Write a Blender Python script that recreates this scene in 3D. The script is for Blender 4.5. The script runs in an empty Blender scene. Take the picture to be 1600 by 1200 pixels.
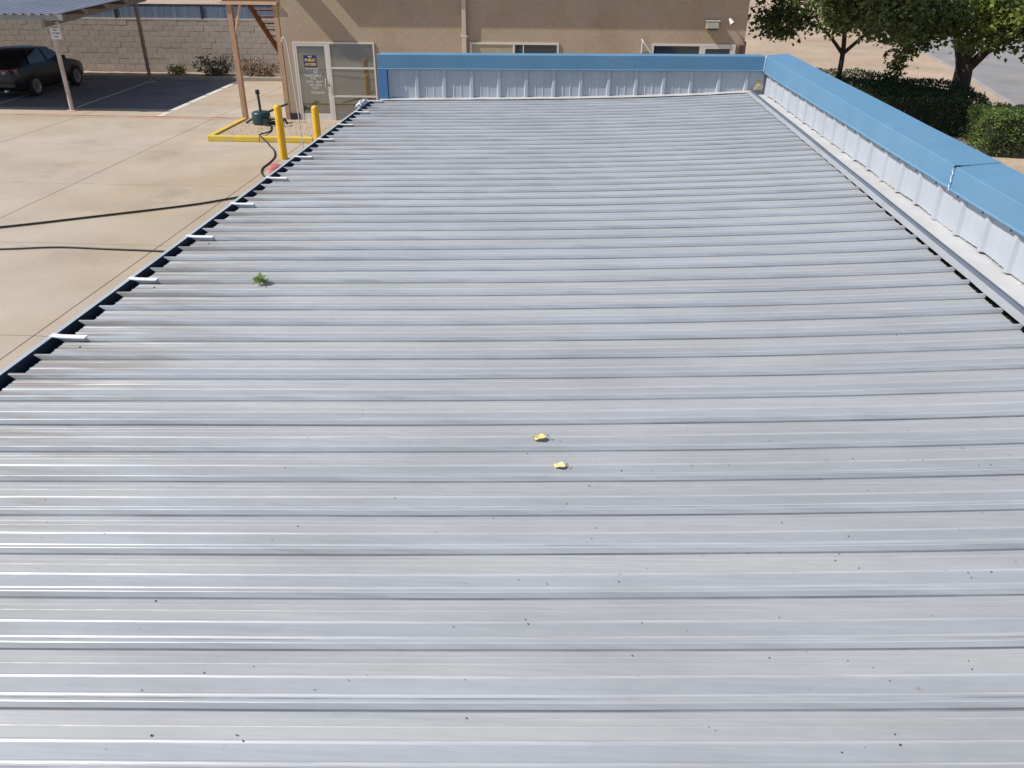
import bpy, bmesh, math, random
from mathutils import Vector, Matrix, noise
random.seed(11)
C = bpy.context.scene.collection
sc = bpy.context.scene
PI = math.pi

# ------------------------------------------------------------------ camera
cam_d = bpy.data.cameras.new('camera')
cam = bpy.data.objects.new('camera', cam_d); C.objects.link(cam)
F, PITCH, YAW, ROLL = 1259.0, .4925, .0628, .00367
H = 4.3
fw = Vector((-math.sin(YAW)*math.cos(PITCH), math.cos(YAW)*math.cos(PITCH), -math.sin(PITCH)))
rt = Vector((math.cos(YAW), math.sin(YAW), 0)); up = rt.cross(fw)
rt2 = math.cos(ROLL)*rt + math.sin(ROLL)*up
up2 = -math.sin(ROLL)*rt + math.cos(ROLL)*up
cam.matrix_world = Matrix(((rt2.x, up2.x, -fw.x, 0), (rt2.y, up2.y, -fw.y, 0), (rt2.z, up2.z, -fw.z, H), (0, 0, 0, 1)))
cam_d.sensor_width = 36; cam_d.lens = F/1600*36
cam_d.clip_start = .05; cam_d.clip_end = 2000
sc.camera = cam

# ------------------------------------------------------------------ light
SUN = Vector((-2.08, -.60, 2.4)).normalized()          # towards the sun
EL = math.asin(SUN.z); AZ = math.atan2(SUN.x, SUN.y)  # azimuth clockwise from +Y
w = bpy.data.worlds.new('World'); sc.world = w; w.use_nodes = True
nt = w.node_tree; bg = nt.nodes['Background']
sky = nt.nodes.new('ShaderNodeTexSky'); sky.sky_type = 'NISHITA'; sky.sun_disc = False
sky.sun_elevation = EL; sky.sun_rotation = AZ % (2*PI)
sky.dust_density = 1.2; sky.altitude = 800
nt.links.new(sky.outputs[0], bg.inputs[0]); bg.inputs[1].default_value = .108
sl = bpy.data.lights.new('sun', 'SUN'); sl.energy = 4.75; sl.angle = math.radians(.53); sl.color = (1, .955, .88)
so = bpy.data.objects.new('sun', sl); C.objects.link(so)
so.rotation_euler = SUN.to_track_quat('Z', 'Y').to_euler()
sc.view_settings.view_transform = 'Standard'; sc.view_settings.look = 'None'
sc.view_settings.exposure = 0.0; sc.view_settings.gamma = 1; sc.view_settings.use_curve_mapping = False

# ------------------------------------------------------------------ materials
def srgb(r, g, b):
    f = lambda c: (c/255/12.92) if c/255 <= .04045 else ((c/255+.055)/1.055)**2.4
    return (f(r), f(g), f(b), 1)
def col4(c): return (c[0], c[1], c[2], 1)
MATS = {}
def mat(name, c, rough=.6, metal=0., var=.12, scale=3., fine=0., fine_scale=60., bump=0., bump_scale=80., stretch=None, tint=None, tint_scale=.6, tint_amt=.5, objvar=0., spec=.5, coat=0., tint2=None, tint2_scale=1., tint2_amt=.5, tint2_lo=.55):
    m = bpy.data.materials.new(name); m.use_nodes = True
    n = m.node_tree.nodes; l = m.node_tree.links
    b = n['Principled BSDF']
    b.inputs['Roughness'].default_value = rough; b.inputs['Metallic'].default_value = metal
    b.inputs['Specular IOR Level'].default_value = spec; b.inputs['Coat Weight'].default_value = coat
    tc = n.new('ShaderNodeTexCoord'); mp = n.new('ShaderNodeMapping')
    l.new(tc.outputs['Object'], mp.inputs[0])
    if stretch: mp.inputs['Scale'].default_value = stretch
    def nz(s, d=5, rg=.55):
        t = n.new('ShaderNodeTexNoise'); t.inputs['Scale'].default_value = s; t.inputs['Detail'].default_value = d
        t.inputs['Roughness'].default_value = rg; l.new(mp.outputs[0], t.inputs[0]); return t
    def mr(src, lo, hi, a=.3, z=.7):
        r = n.new('ShaderNodeMapRange'); r.inputs[1].default_value = a; r.inputs[2].default_value = z
        r.inputs[3].default_value = lo; r.inputs[4].default_value = hi; l.new(src, r.inputs[0]); return r.outputs[0]
    base = n.new('ShaderNodeRGB'); base.outputs[0].default_value = col4(c); cur = base.outputs[0]
    if tint:
        mx = n.new('ShaderNodeMix'); mx.data_type = 'RGBA'; l.new(mr(nz(tint_scale).outputs[0], 0, tint_amt, .42, .68), mx.inputs[0])
        l.new(cur, mx.inputs[6]); mx.inputs[7].default_value = col4(tint); cur = mx.outputs[2]
    if tint2:
        mx = n.new('ShaderNodeMix'); mx.data_type = 'RGBA'; l.new(mr(nz(tint2_scale, 8, .62).outputs[0], 0, tint2_amt, tint2_lo, tint2_lo+.17), mx.inputs[0])
        l.new(cur, mx.inputs[6]); mx.inputs[7].default_value = col4(tint2); cur = mx.outputs[2]
    def mul(cur, val):
        h = n.new('ShaderNodeHueSaturation'); l.new(cur, h.inputs['Color']); l.new(val, h.inputs['Value']); return h.outputs[0]
    if var: cur = mul(cur, mr(nz(scale).outputs[0], 1-var, 1+var))
    if fine: cur = mul(cur, mr(nz(fine_scale, 3).outputs[0], 1-fine, 1+fine))
    if objvar:
        oi = n.new('ShaderNodeObjectInfo'); cur = mul(cur, mr(oi.outputs['Random'], 1-objvar, 1+objvar, 0, 1))
    l.new(cur, b.inputs['Base Color'])
    if bump:
        bp = n.new('ShaderNodeBump'); bp.inputs['Strength'].default_value = bump; bp.inputs['Distance'].default_value = .01
        l.new(nz(bump_scale, 4).outputs[0], bp.inputs['Height']); l.new(bp.outputs[0], b.inputs['Normal'])
    MATS[name] = m
    return m

def leaf_mat(name, c, c2, trans=.35):
    m = bpy.data.materials.new(name); m.use_nodes = True
    n = m.node_tree.nodes; l = m.node_tree.links; b = n['Principled BSDF']
    b.inputs['Roughness'].default_value = .42
    tc = n.new('ShaderNodeTexCoord'); t = n.new('ShaderNodeTexNoise'); t.inputs['Scale'].default_value = 2.2; t.inputs['Detail'].default_value = 6
    l.new(tc.outputs['Object'], t.inputs[0])
    t2 = n.new('ShaderNodeTexWhiteNoise'); g = n.new('ShaderNodeNewGeometry'); l.new(g.outputs['Random Per Island'], t2.inputs['Vector'])
    ad = n.new('ShaderNodeMath'); ad.operation = 'MULTIPLY_ADD'; l.new(t2.outputs['Value'], ad.inputs[0]); ad.inputs[1].default_value = .6
    mr = n.new('ShaderNodeMapRange'); mr.inputs[1].default_value = .35; mr.inputs[2].default_value = .65; mr.inputs[3].default_value = -.1; mr.inputs[4].default_value = .5
    l.new(t.outputs[0], mr.inputs[0]); l.new(mr.outputs[0], ad.inputs[2])
    mx = n.new('ShaderNodeMix'); mx.data_type = 'RGBA'; mx.inputs[6].default_value = col4(c); mx.inputs[7].default_value = col4(c2)
    l.new(ad.outputs[0], mx.inputs[0]); l.new(mx.outputs[2], b.inputs['Base Color'])
    tr = n.new('ShaderNodeBsdfTranslucent'); l.new(mx.outputs[2], tr.inputs[0])
    ms = n.new('ShaderNodeMixShader'); ms.inputs[0].default_value = trans
    l.new(b.outputs[0], ms.inputs[1]); l.new(tr.outputs[0], ms.inputs[2]); l.new(ms.outputs[0], n['Material Output'].inputs[0])
    MATS[name] = m; return m

M_dirt = mat('dirt', (.42, .31, .22), .95, var=.16, scale=.35, fine=.14, fine_scale=9, bump=.5, bump_scale=14, tint=(.47, .36, .265), tint_scale=.12, tint_amt=.9)
M_conc = mat('concrete', (.455, .39, .31), .88, var=.09, scale=.7, fine=.07, fine_scale=28, bump=.15, bump_scale=90, tint=(.40, .285, .18), tint_scale=.22, tint_amt=.75, tint2=(.25, .205, .17), tint2_scale=.55, tint2_amt=.5)
M_joint = mat('joint_filler', (.10, .085, .07), .95, var=.2)
M_darkpave = mat('dark_paving', (.195, .178, .172), .9, var=.18, scale=1.2, fine=.2, fine_scale=70, bump=.3, bump_scale=120)
M_road = mat('road_asphalt', (.26, .25, .25), .9, var=.14, scale=.5, fine=.12, fine_scale=50, tint=(.33, .29, .26), tint_scale=.3)
M_curb = mat('curb_concrete', (.36, .32, .27), .9, var=.12, scale=3, fine=.08)
M_ycurb = mat('yellow_curb_paint', (.72, .50, .035), .7, var=.1, scale=5, tint=(.52, .42, .22), tint_scale=4, tint_amt=.7, fine=.06)
M_yellow = mat('yellow_bollard_paint', (.80, .46, .02), .42, var=.05, scale=6, tint=(.6, .32, .02), tint_scale=5, tint_amt=.35, tint2=(.42, .33, .20), tint2_scale=14, tint2_amt=.55, tint2_lo=.60)
M_redline = mat('red_line_paint', (.33, .10, .07), .85, var=.2, scale=2, tint=(.42, .28, .2), tint_scale=1.5, tint_amt=.9)
M_pink = mat('worn_red_paint', (.44, .30, .22), .85, var=.12, scale=2, tint=(.45, .36, .27), tint_scale=1.2, tint_amt=.9)
M_white = mat('white_line_paint', (.66, .62, .56), .8, var=.12, scale=3, tint=(.46, .4, .33), tint_scale=6, tint_amt=.5)
M_stucco = mat('tan_stucco', (.43, .33, .245), .95, var=.06, scale=1.1, fine=.12, fine_scale=38, bump=.8, bump_scale=45, tint=(.36, .255, .17), tint_scale=.8, tint_amt=.7, tint2=(.30, .22, .16), tint2_scale=2.2, tint2_amt=.4)
M_block = mat('concrete_block', (.43, .38, .335), .95, var=.08, scale=2, fine=.1, fine_scale=40, bump=.4, bump_scale=50, objvar=.07, tint=(.38, .31, .25), tint_scale=.5)
M_mortar = mat('mortar', (.385, .34, .295), .95, var=.1)
M_blue = mat('blue_painted_metal', (.122, .262, .405), .55, var=.05, scale=2.5, fine=.02, tint=(.15, .27, .385), tint_scale=1.6, tint_amt=.6, spec=.22, tint2=(.20, .28, .36), tint2_scale=5, tint2_amt=.35, tint2_lo=.58)
M_bluetop = M_blue
M_wallmet = mat('white_painted_metal', (.47, .50, .55), .42, .0, var=.04, scale=3, stretch=(1, 1, .25), tint=(.43, .45, .48), tint_scale=4, tint_amt=.6, spec=.4)
M_flash = mat('white_flashing', (.54, .54, .545), .5, .0, var=.05, scale=5, tint=(.45, .43, .40), tint_scale=3, tint_amt=.6, fine=.03)
M_galv = mat('gutter_metal', (.50, .55, .60), .5, .2, var=.1, scale=4, stretch=(4, .6, 4))
M_gutin = mat('shaded_gutter_silt', (.035, .032, .03), .95, var=.3, scale=6)
M_strap = mat('bright_strap_metal', (.86, .86, .86), .5, .0, var=.04)
M_foam = mat('yellow_sealing_foam', (.66, .54, .33), .9, var=.25, scale=25, bump=.6, bump_scale=60)
M_seal = mat('white_sealant', (.72, .72, .70), .7, var=.08, scale=20)
M_steel = mat('weathered_post_paint', (.60, .50, .44), .7, var=.1, scale=4, tint=(.46, .34, .27), tint_scale=5, tint_amt=.5)
M_postbrown = mat('dull_brown_post_paint', (.27, .20, .17), .75, var=.15, scale=4)
M_brownsteel = mat('brown_steel', (.13, .085, .07), .7, var=.2, scale=4)
M_carroof = mat('carport_roof_metal', (.33, .34, .39), .5, .25, var=.1, scale=1.2, tint=(.26, .27, .32), tint_scale=.9, tint_amt=.7)
M_greybeam = mat('grey_steel_beam', (.20, .19, .17), .6, .2, var=.14, scale=3)
M_wood = mat('added_beam_timber', (.48, .30, .185), .75, var=.12, scale=3, stretch=(6, 6, 1), tint=(.38, .22, .13), tint_scale=2, tint_amt=.6, fine=.06, fine_scale=30)
M_woodlight = mat('pale_timber', (.62, .43, .28), .75, var=.1, scale=3, stretch=(1, 6, 6))
M_wooddark = mat('brown_timber', (.22, .105, .055), .75, var=.15, scale=3)
M_frame = mat('white_aluminium_frame', (.66, .62, .58), .4, .1, var=.04, scale=5)
M_kick = mat('door_kick_panel', (.70, .68, .65), .5, .1, var=.06, scale=4)
M_fence = mat('slate_blue_fence_paint', (.15, .20, .28), .6, .1, var=.12, scale=3, objvar=.15)
M_dark = mat('dark_metal', (.03, .03, .034), .5, .1, var=.15, scale=5)
M_rubber = mat('black_rubber', (.014, .014, .015), .55, var=.2, scale=8)
M_teal = mat('dark_teal_plastic', (.018, .052, .066), .35, var=.12, scale=6)
M_carp = mat('dark_car_paint', (.008, .009, .014), .35, .0, var=.06, scale=3, coat=.15)
M_carglass = mat('car_glass', (.012, .014, .016), .06, .0, var=0, spec=.7)
M_tyre = mat('tyre_rubber', (.02, .02, .02), .85, var=.1)
M_rim = mat('alloy_rim', (.32, .32, .33), .35, .7, var=.08)
M_tail = mat('red_tail_lamp', (.32, .012, .015), .15, var=.1, scale=9, coat=.6)
M_clear = mat('pale_lamp_lens', (.55, .42, .4), .15, var=.05)
M_signw = mat('white_sign_face', (.72, .71, .72), .5, var=.05, scale=9)
M_ink = mat('black_ink', (.05, .05, .075), .7, var=0)
M_signb = mat('navy_sign_face', (.025, .02, .12), .5, var=.05)
M_inky = mat('yellow_ink', (.70, .52, .12), .6, var=0)
M_inkw = mat('white_vinyl', (.72, .70, .68), .6, var=0)
M_inkp = mat('red_blue_logo_vinyl', (.36, .22, .42), .6, var=.2, scale=40)
M_red = mat('red_plastic', (.50, .10, .11), .55, var=.15, scale=9, tint=(.6, .28, .27), tint_scale=14, tint_amt=.6)
M_bark = mat('tree_bark', (.10, .072, .054), .95, var=.25, scale=6, bump=.8, bump_scale=25, stretch=(3, 3, .6))
M_palebranch = mat('pale_branch_bark', (.36, .27, .2), .9, var=.15, scale=8)
M_leafy = mat('yellow_leaf', (.74, .57, .20), .6, var=.15, scale=40, tint=(.8, .66, .3), tint_scale=25, tint_amt=.7)
M_leafg = leaf_mat('weed_leaf', (.26, .36, .10), (.52, .56, .30), .2)
M_tree = leaf_mat('tree_leaf', (.045, .078, .026), (.21, .26, .09), .34)
M_tree2 = leaf_mat('tree_leaf_bright', (.055, .092, .025), (.30, .35, .08), .38)
M_hedge = leaf_mat('shaded_hedge_leaf', (.024, .044, .015), (.080, .115, .032), .2)  # darker leaf copy, tree shade put into the colour
M_hedge2 = leaf_mat('sunlit_hedge_leaf', (.060, .110, .028), (.20, .28, .065), .28)  # brighter leaf copy, sunlight put into the colour
M_hcore = mat('hedge_inner_twigs', (.018, .022, .010), .95, var=.3, scale=5)
M_shrubd = leaf_mat('olive_shrub_leaf', (.10, .095, .055), (.20, .18, .12), .2)
M_shruby = leaf_mat('yellow_shrub_leaf', (.26, .22, .06), (.42, .36, .12), .25)
M_shrubb = leaf_mat('dry_brown_leaf', (.15, .085, .05), (.30, .20, .13), .15)
M_specks = mat('dark_debris', (.055, .045, .04), .9, var=.3, scale=30)
M_gravel = mat('tan_gravel', (.44, .345, .25), .95, var=.12, scale=14, fine=.14, fine_scale=90, bump=.8, bump_scale=60)
M_lampbody = mat('grey_lamp_body', (.36, .34, .29), .5, .2, var=.1, scale=6)
M_lens = mat('lamp_lens', (.16, .15, .13), .3, var=.1)
M_rust = mat('rust_brown_box_paint', (.09, .045, .035), .8, var=.3, scale=8)
M_blind = mat('tan_blind', (.40, .33, .23), .8, var=.06, scale=6)
M_bag = mat('crumpled_white_plastic', (.78, .80, .82), .4, var=.08, scale=14)

def glass(name, c, rough, metal):
    m = mat(name, c, rough, metal, var=0, spec=.8); return m
M_glass = glass('reflective_glass', (.285, .295, .285), .045, .75)
M_glassd = glass('dark_window_glass', (.02, .03, .045), .05, 0.)

# galvanised roof sheet: metal with streaks along the ribs, stains spreading up from the gutter edge
def roof_material(name, shade_grime, warm=False, lap=False, ridge=False):
    m = bpy.data.materials.new(name); m.use_nodes = True
    n = m.node_tree.nodes; l = m.node_tree.links; b = n['Principled BSDF']
    tc = n.new('ShaderNodeTexCoord')
    def noise_(scale, st, d=5, rough=.55):
        mp = n.new('ShaderNodeMapping'); mp.inputs['Scale'].default_value = st; l.new(tc.outputs['Object'], mp.inputs[0])
        t = n.new('ShaderNodeTexNoise'); t.inputs['Scale'].default_value = scale; t.inputs['Detail'].default_value = d; t.inputs['Roughness'].default_value = rough
        l.new(mp.outputs[0], t.inputs[0]); return t.outputs[0]
    def mr(src, a, z, lo, hi):
        r = n.new('ShaderNodeMapRange'); r.inputs[1].default_value = a; r.inputs[2].default_value = z; r.inputs[3].default_value = lo; r.inputs[4].default_value = hi
        l.new(src, r.inputs[0]); return r.outputs[0]
    def math_(op, x, y):
        k = n.new('ShaderNodeMath'); k.operation = op
        for i, v in enumerate((x, y)):
            if isinstance(v, (int, float)): k.inputs[i].default_value = v
            else: l.new(v, k.inputs[i])
        return k.outputs[0]
    def mix(f, x, y):
        k = n.new('ShaderNodeMix'); k.data_type = 'RGBA'
        l.new(f, k.inputs[0])
        for i, v in ((6, x), (7, y)):
            if isinstance(v, tuple): k.inputs[i].default_value = col4(v)
            else: l.new(v, k.inputs[i])
        return k.outputs[2]
    streak = noise_(1.0, (.55, 16, 8), 6, .6)
    blot = noise_(1.3, (.7, 1.6, 1), 5, .6)
    spang = noise_(30, (.5, 2.2, 1), 3, .5)
    sep = n.new('ShaderNodeSeparateXYZ'); l.new(tc.outputs['Object'], sep.inputs[0])
    c = mix(mr(streak, .34, .66, 0, 1), *(((.405, .425, .452), (.485, .498, .510)) if not warm else ((.445, .448, .447), (.50, .496, .487))))
    fine = noise_(1.0, (.9, 70, 20), 4, .6)
    c = mix(mr(fine, .35, .65, 0, .30), c, (.535, .55, .565))
    fine2 = noise_(1.0, (1.6, 95, 20), 4, .6)
    c = mix(mr(fine2, .50, .72, 0, .34), c, (.345, .36, .38))
    c = mix(mr(blot, .40, .62, 0, .6), c, (.355, .36, .366))
    oi = n.new('ShaderNodeObjectInfo')
    c = mix(mr(oi.outputs['Random'], 0, 1, 0, .16), c, (.40, .44, .48))
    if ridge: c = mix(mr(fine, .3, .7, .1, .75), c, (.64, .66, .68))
    # brownish run-off stains, densest near the gutter on the low side
    edge = mr(sep.outputs['X'], -2.3, -1.3, 1, 0)
    st = noise_(1.0, (1.1, 17, 6), 5, .65)
    st = mr(st, .46, .60, 0, 1)
    c = mix(math_('MULTIPLY', st, math_('MULTIPLY', edge, .68)), c, (.235, .195, .16))
    # small dark splashes
    v = n.new('ShaderNodeTexVoronoi'); v.inputs['Scale'].default_value = 9; v.inputs['Randomness'].default_value = 1
    l.new(tc.outputs['Object'], v.inputs[0])
    wn = n.new('ShaderNodeSeparateColor'); l.new(v.outputs['Color'], wn.inputs[0])
    dots = math_('MULTIPLY', mr(v.outputs['Distance'], .03, .06, .8, 0), mr(wn.outputs[0], .80, .84, 0, 1))
    dots = math_('MULTIPLY', dots, mr(sep.outputs['X'], -1.2, .9, .15, 1))
    c = mix(dots, c, (.33, .30, .28))
    if shade_grime:
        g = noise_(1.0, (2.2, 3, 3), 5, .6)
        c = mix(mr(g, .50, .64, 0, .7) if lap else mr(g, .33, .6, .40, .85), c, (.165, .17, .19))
    l.new(c, b.inputs['Base Color'])
    b.inputs['Metallic'].default_value = (.28 if warm else (.2 if ridge else .33)) if not shade_grime else .1
    l.new(mr(spang, .3, .7, .30 if ridge else .58, .42 if ridge else .74), b.inputs['Roughness']) if not shade_grime else None
    if shade_grime: b.inputs['Roughness'].default_value = .8
    bp = n.new('ShaderNodeBump'); bp.inputs['Strength'].default_value = .06; bp.inputs['Distance'].default_value = .004
    l.new(streak, bp.inputs['Height']); l.new(bp.outputs[0], b.inputs['Normal'])
    return m
M_roof = roof_material('galvanised_roof_sheet', False)
M_shade_grime = roof_material('shaded_grimy_rib_foot', True)  # contact shade and reflection painted dark at rib feet, with some dirt
M_warmpan = roof_material('warm_roof_sheet', False, warm=True)  # warmer, less metallic tone for one strip of each pan
M_ridge = roof_material('painted_sheen_ridge', False, ridge=True)  # paler colour on bead crests and rib sides paints in sky reflection
M_lap = roof_material('shaded_grimy_lap_edge', True, lap=True)

# ------------------------------------------------------------------ mesh helpers
class MB:
    def __init__(self): self.v = []; self.f = []; self.mi = []
    def face(self, idx, mi=0): self.f.append(idx); self.mi.append(mi)
    def add(self, vs, fs, mi=0):
        o = len(self.v); self.v += [tuple(p) for p in vs]
        for f in fs: self.f.append([i+o for i in f]); self.mi.append(mi)
    def box(self, x0, x1, y0, y1, z0, z1, mi=0, M=None):
        vs = [Vector(p) for p in ((x0,y0,z0),(x1,y0,z0),(x1,y1,z0),(x0,y1,z0),(x0,y0,z1),(x1,y0,z1),(x1,y1,z1),(x0,y1,z1))]
        if M: vs = [M @ p for p in vs]
        self.add(vs, [(0,3,2,1),(4,5,6,7),(0,1,5,4),(1,2,6,5),(2,3,7,6),(3,0,4,7)], mi); return self
    def bar(self, a, b, wx, wz, mi=0, up=(0,0,1)):
        a = Vector(a); b = Vector(b); d = (b-a); L = d.length; d.normalize()
        u = Vector(up); s = d.cross(u)
        if s.length < 1e-4: s = d.cross(Vector((1,0,0)))
        s.normalize(); t = s.cross(d).normalized()
        vs = [p + s*wx/2*i + t*wz/2*j for p in (a, b) for i, j in ((-1,-1),(1,-1),(1,1),(-1,1))]
        self.add(vs, [(0,3,2,1),(4,5,6,7),(0,1,5,4),(1,2,6,5),(2,3,7,6),(3,0,4,7)], mi); return self
    def tube(self, pts, r, n=8, mi=0, cap=True):
        pts = [Vector(p) for p in pts]; rs = r if isinstance(r, (list, tuple)) else [r]*len(pts)
        o = len(self.v); prev = None
        for i, p in enumerate(pts):
            d = (pts[min(i+1, len(pts)-1)] - pts[max(i-1, 0)]).normalized()
            a = Vector((1,0,0)) if prev is None else prev
            if abs(d.dot(a)) > .95: a = Vector((0,1,0)) if abs(d.y) < .9 else Vector((0,0,1))
            s = (a - d*a.dot(d)).normalized(); t = d.cross(s); prev = s
            for k in range(n):
                g = 2*PI*k/n; self.v.append(tuple(p + (s*math.cos(g)+t*math.sin(g))*rs[i]))
        for i in range(len(pts)-1):
            for k in range(n):
                self.face([o+i*n+k, o+i*n+(k+1)%n, o+(i+1)*n+(k+1)%n, o+(i+1)*n+k], mi)
        if cap:
            self.face([o+k for k in range(n)][::-1], mi); self.face([o+(len(pts)-1)*n+k for k in range(n)], mi)
        return self
    def lathe(self, prof, n=20, c=(0,0,0), mi=0):
        o = len(self.v); c = Vector(c)
        for r, z in prof:
            for k in range(n): self.v.append((c.x+r*math.cos(2*PI*k/n), c.y+r*math.sin(2*PI*k/n), c.z+z))
        for i in range(len(prof)-1):
            for k in range(n): self.face([o+i*n+k, o+i*n+(k+1)%n, o+(i+1)*n+(k+1)%n, o+(i+1)*n+k], mi)
        self.face([o+k for k in range(n)][::-1], mi); self.face([o+(len(prof)-1)*n+k for k in range(n)], mi)
        return self
    def grid(self, fn, nu, nv, mi=0):
        o = len(self.v)
        for i in range(nu+1):
            for j in range(nv+1): self.v.append(tuple(fn(i/nu, j/nv)))
        for i in range(nu):
            for j in range(nv):
                a = o+i*(nv+1)+j; self.face([a, a+nv+1, a+nv+2, a+1], mi)
        return self
    def mesh(self, name):
        me = bpy.data.meshes.new(name); me.from_pydata([tuple(p) for p in self.v], [], self.f); 
        if any(self.mi): me.polygons.foreach_set('material_index', self.mi)
        me.update(); return me
    def build(self, name, m, parent=None, smooth=None, bevel=0, recalc=False):
        me = self.mesh(name)
        if recalc:
            bm = bmesh.new(); bm.from_mesh(me); bmesh.ops.recalc_face_normals(bm, faces=bm.faces); bm.to_mesh(me); bm.free()
        for k in (m if isinstance(m, (list, tuple)) else [m]): me.materials.append(k)
        if smooth:
            me.polygons.foreach_set('use_smooth', [True]*len(me.polygons))
            me.set_sharp_from_angle(angle=math.radians(smooth))
        o = bpy.data.objects.new(name, me); C.objects.link(o)
        if bevel:
            bm = bmesh.new(); bm.from_mesh(me); bmesh.ops.remove_doubles(bm, verts=bm.verts, dist=1e-5)
            bmesh.ops.bevel(bm, geom=[e for e in bm.edges if e.is_manifold and e.calc_face_angle(0) > .6], offset=bevel, segments=2, affect='EDGES', profile=.6)
            bm.to_mesh(me); bm.free()
        if parent: put(o, parent)
        return o
def put(o, parent):
    """parent keeping world coordinates as modelled"""
    o.parent = parent
    root = parent; off = Vector(parent.location)
    while root.parent: root = root.parent; off += root.location if False else Vector((0,0,0))
    o.matrix_parent_inverse = WORLD[parent.name].inverted() if parent.name in WORLD else Matrix.Identity(4)
WORLD = {}
def tag(o, label=None, cat=None, group=None, kind=None):
    if label: o['label'] = label
    if cat: o['category'] = cat
    if group: o['group'] = group
    if kind: o['kind'] = kind
    return o
def empty(name, loc, label, cat, group=None):
    o = bpy.data.objects.new(name, None); C.objects.link(o); o.location = loc; o.empty_display_size = .2
    WORLD[o.name] = Matrix.Translation(Vector(loc))
    return tag(o, label, cat, group)
def inst(name, me, loc, parent, rot=None, scale=None):
    o = bpy.data.objects.new(name, me); C.objects.link(o); o.location = loc
    if rot: o.rotation_euler = rot
    if scale: o.scale = scale
    put(o, parent); return o
def text_mesh(body, size, m, name, parent, origin, xdir=(1,0,0), zdir=(0,0,1), align='CENTER', bold=.0):
    cu = bpy.data.curves.new('lettering', 'FONT'); cu.body = body; cu.size = size; cu.align_x = align; cu.align_y = 'CENTER'; cu.offset = bold; cu.resolution_u = 2
    to = bpy.data.objects.new('lettering_tmp', cu); C.objects.link(to)
    dg = bpy.context.evaluated_depsgraph_get()
    me = bpy.data.meshes.new_from_object(to.evaluated_get(dg)); bpy.data.objects.remove(to)
    x = Vector(xdir); z = Vector(zdir); nrm = x.cross(z)
    Mx = Matrix(((x.x, z.x, nrm.x, origin[0]), (x.y, z.y, nrm.y, origin[1]), (x.z, z.z, nrm.z, origin[2]), (0,0,0,1)))
    me.transform(Mx); me.materials.clear(); me.materials.append(m)
    o = bpy.data.objects.new(name, me); C.objects.link(o); put(o, parent); return o

# ------------------------------------------------------------------ ground
def sheet(name, pts, z, m, kind='structure', parent=None):
    b = MB(); b.add([(x, y, z) for x, y in pts], [list(range(len(pts)))])
    o = b.build(name, m, parent)
    if kind and not parent: o['kind'] = kind
    return o
def rough(x, y): return .05*noise.noise(Vector((x*.12, y*.12, 3.)))
b = MB()
# one big sheet out to the horizon, finer close by
xs = [-900, -300, -120, -60] + [-40+2*i for i in range(46)] + [60, 120, 300, 900]
ys = [-300, -80, -30] + [-10+2*i for i in range(45)] + [95, 120, 180, 300, 600, 1400]
o0 = len(b.v)
for x in xs:
    for y in ys:
        near = (-40 < x < 52 and y < 80)
        z = -.16 if (x < 3.4 and y < 33.4) else -.06 + (rough(x, y) if near else 0)
        b.v.append((x, y, z))
for i in range(len(xs)-1):
    for j in range(len(ys)-1):
        a = i*len(ys)+j; b.face([a, a+len(ys), a+len(ys)+1, a+1])
ground = b.build('dirt_ground', M_dirt, smooth=60); ground['kind'] = 'structure'
# asphalt road on the right
rpts = [(12.9, 17.0), (14.35, 27.4), (16.2, 35.9), (17.2, 41.6), (20.2, 58), (24.5, 80), (40, 80), (40, 17)]
b = MB(); n_ = len(rpts); b.add([(x, y, 0) for x, y in rpts]+[(x-(.35 if x < 39 else 0), y, -.2) for x, y in rpts], [list(range(n_))[::-1]]+[[i, (i+1) % n_, n_+(i+1) % n_, n_+i] for i in range(n_)])
road = b.build('road', M_road, recalc=True); road['kind'] = 'structure'

# concrete lot made of slabs with recessed joints
lot = empty('concrete_lot', (-8, 12, 0), None, None); lot['kind'] = 'structure'
b = MB(); b.box(-46, 3.2, -14, 31.3, -.14, -.025); b.build('joint_bed', M_joint, lot)
xj = [-46, -40, -34, -28, -22.6, -18.2, -14.25, -10.2, -6.62, -3.2, .2, 3.2]
yj = [-14, -8, -3, 1.2, 5.2, 8.86, 12.42, 16.2, 20.0, 23.86]
def slab(x0, x1, y0, y1):
    g = .007
    b = MB(); b.box(x0+g, x1-g, y0+g, y1-g, -.13, 0)
    return b.build('pavement_slab', M_conc, lot, bevel=.006)
for i in range(len(xj)-1):
    for j in range(len(yj)-1): slab(xj[i], xj[i+1], yj[j], yj[j+1])
# strip in front of the bays and the drive beside the building
for i in range(len(xj)-1):
    if xj[i] >= -14.25:
        x0 = max(xj[i], -12.03)
        slab(x0, xj[i+1], 23.86, 27.6); slab(x0, xj[i+1], 27.6, 31.28)
    x1 = min(xj[i+1], -12.03)
    if xj[i] < -12.03: slab(xj[i], x1, 23.86, 25.06)
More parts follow.
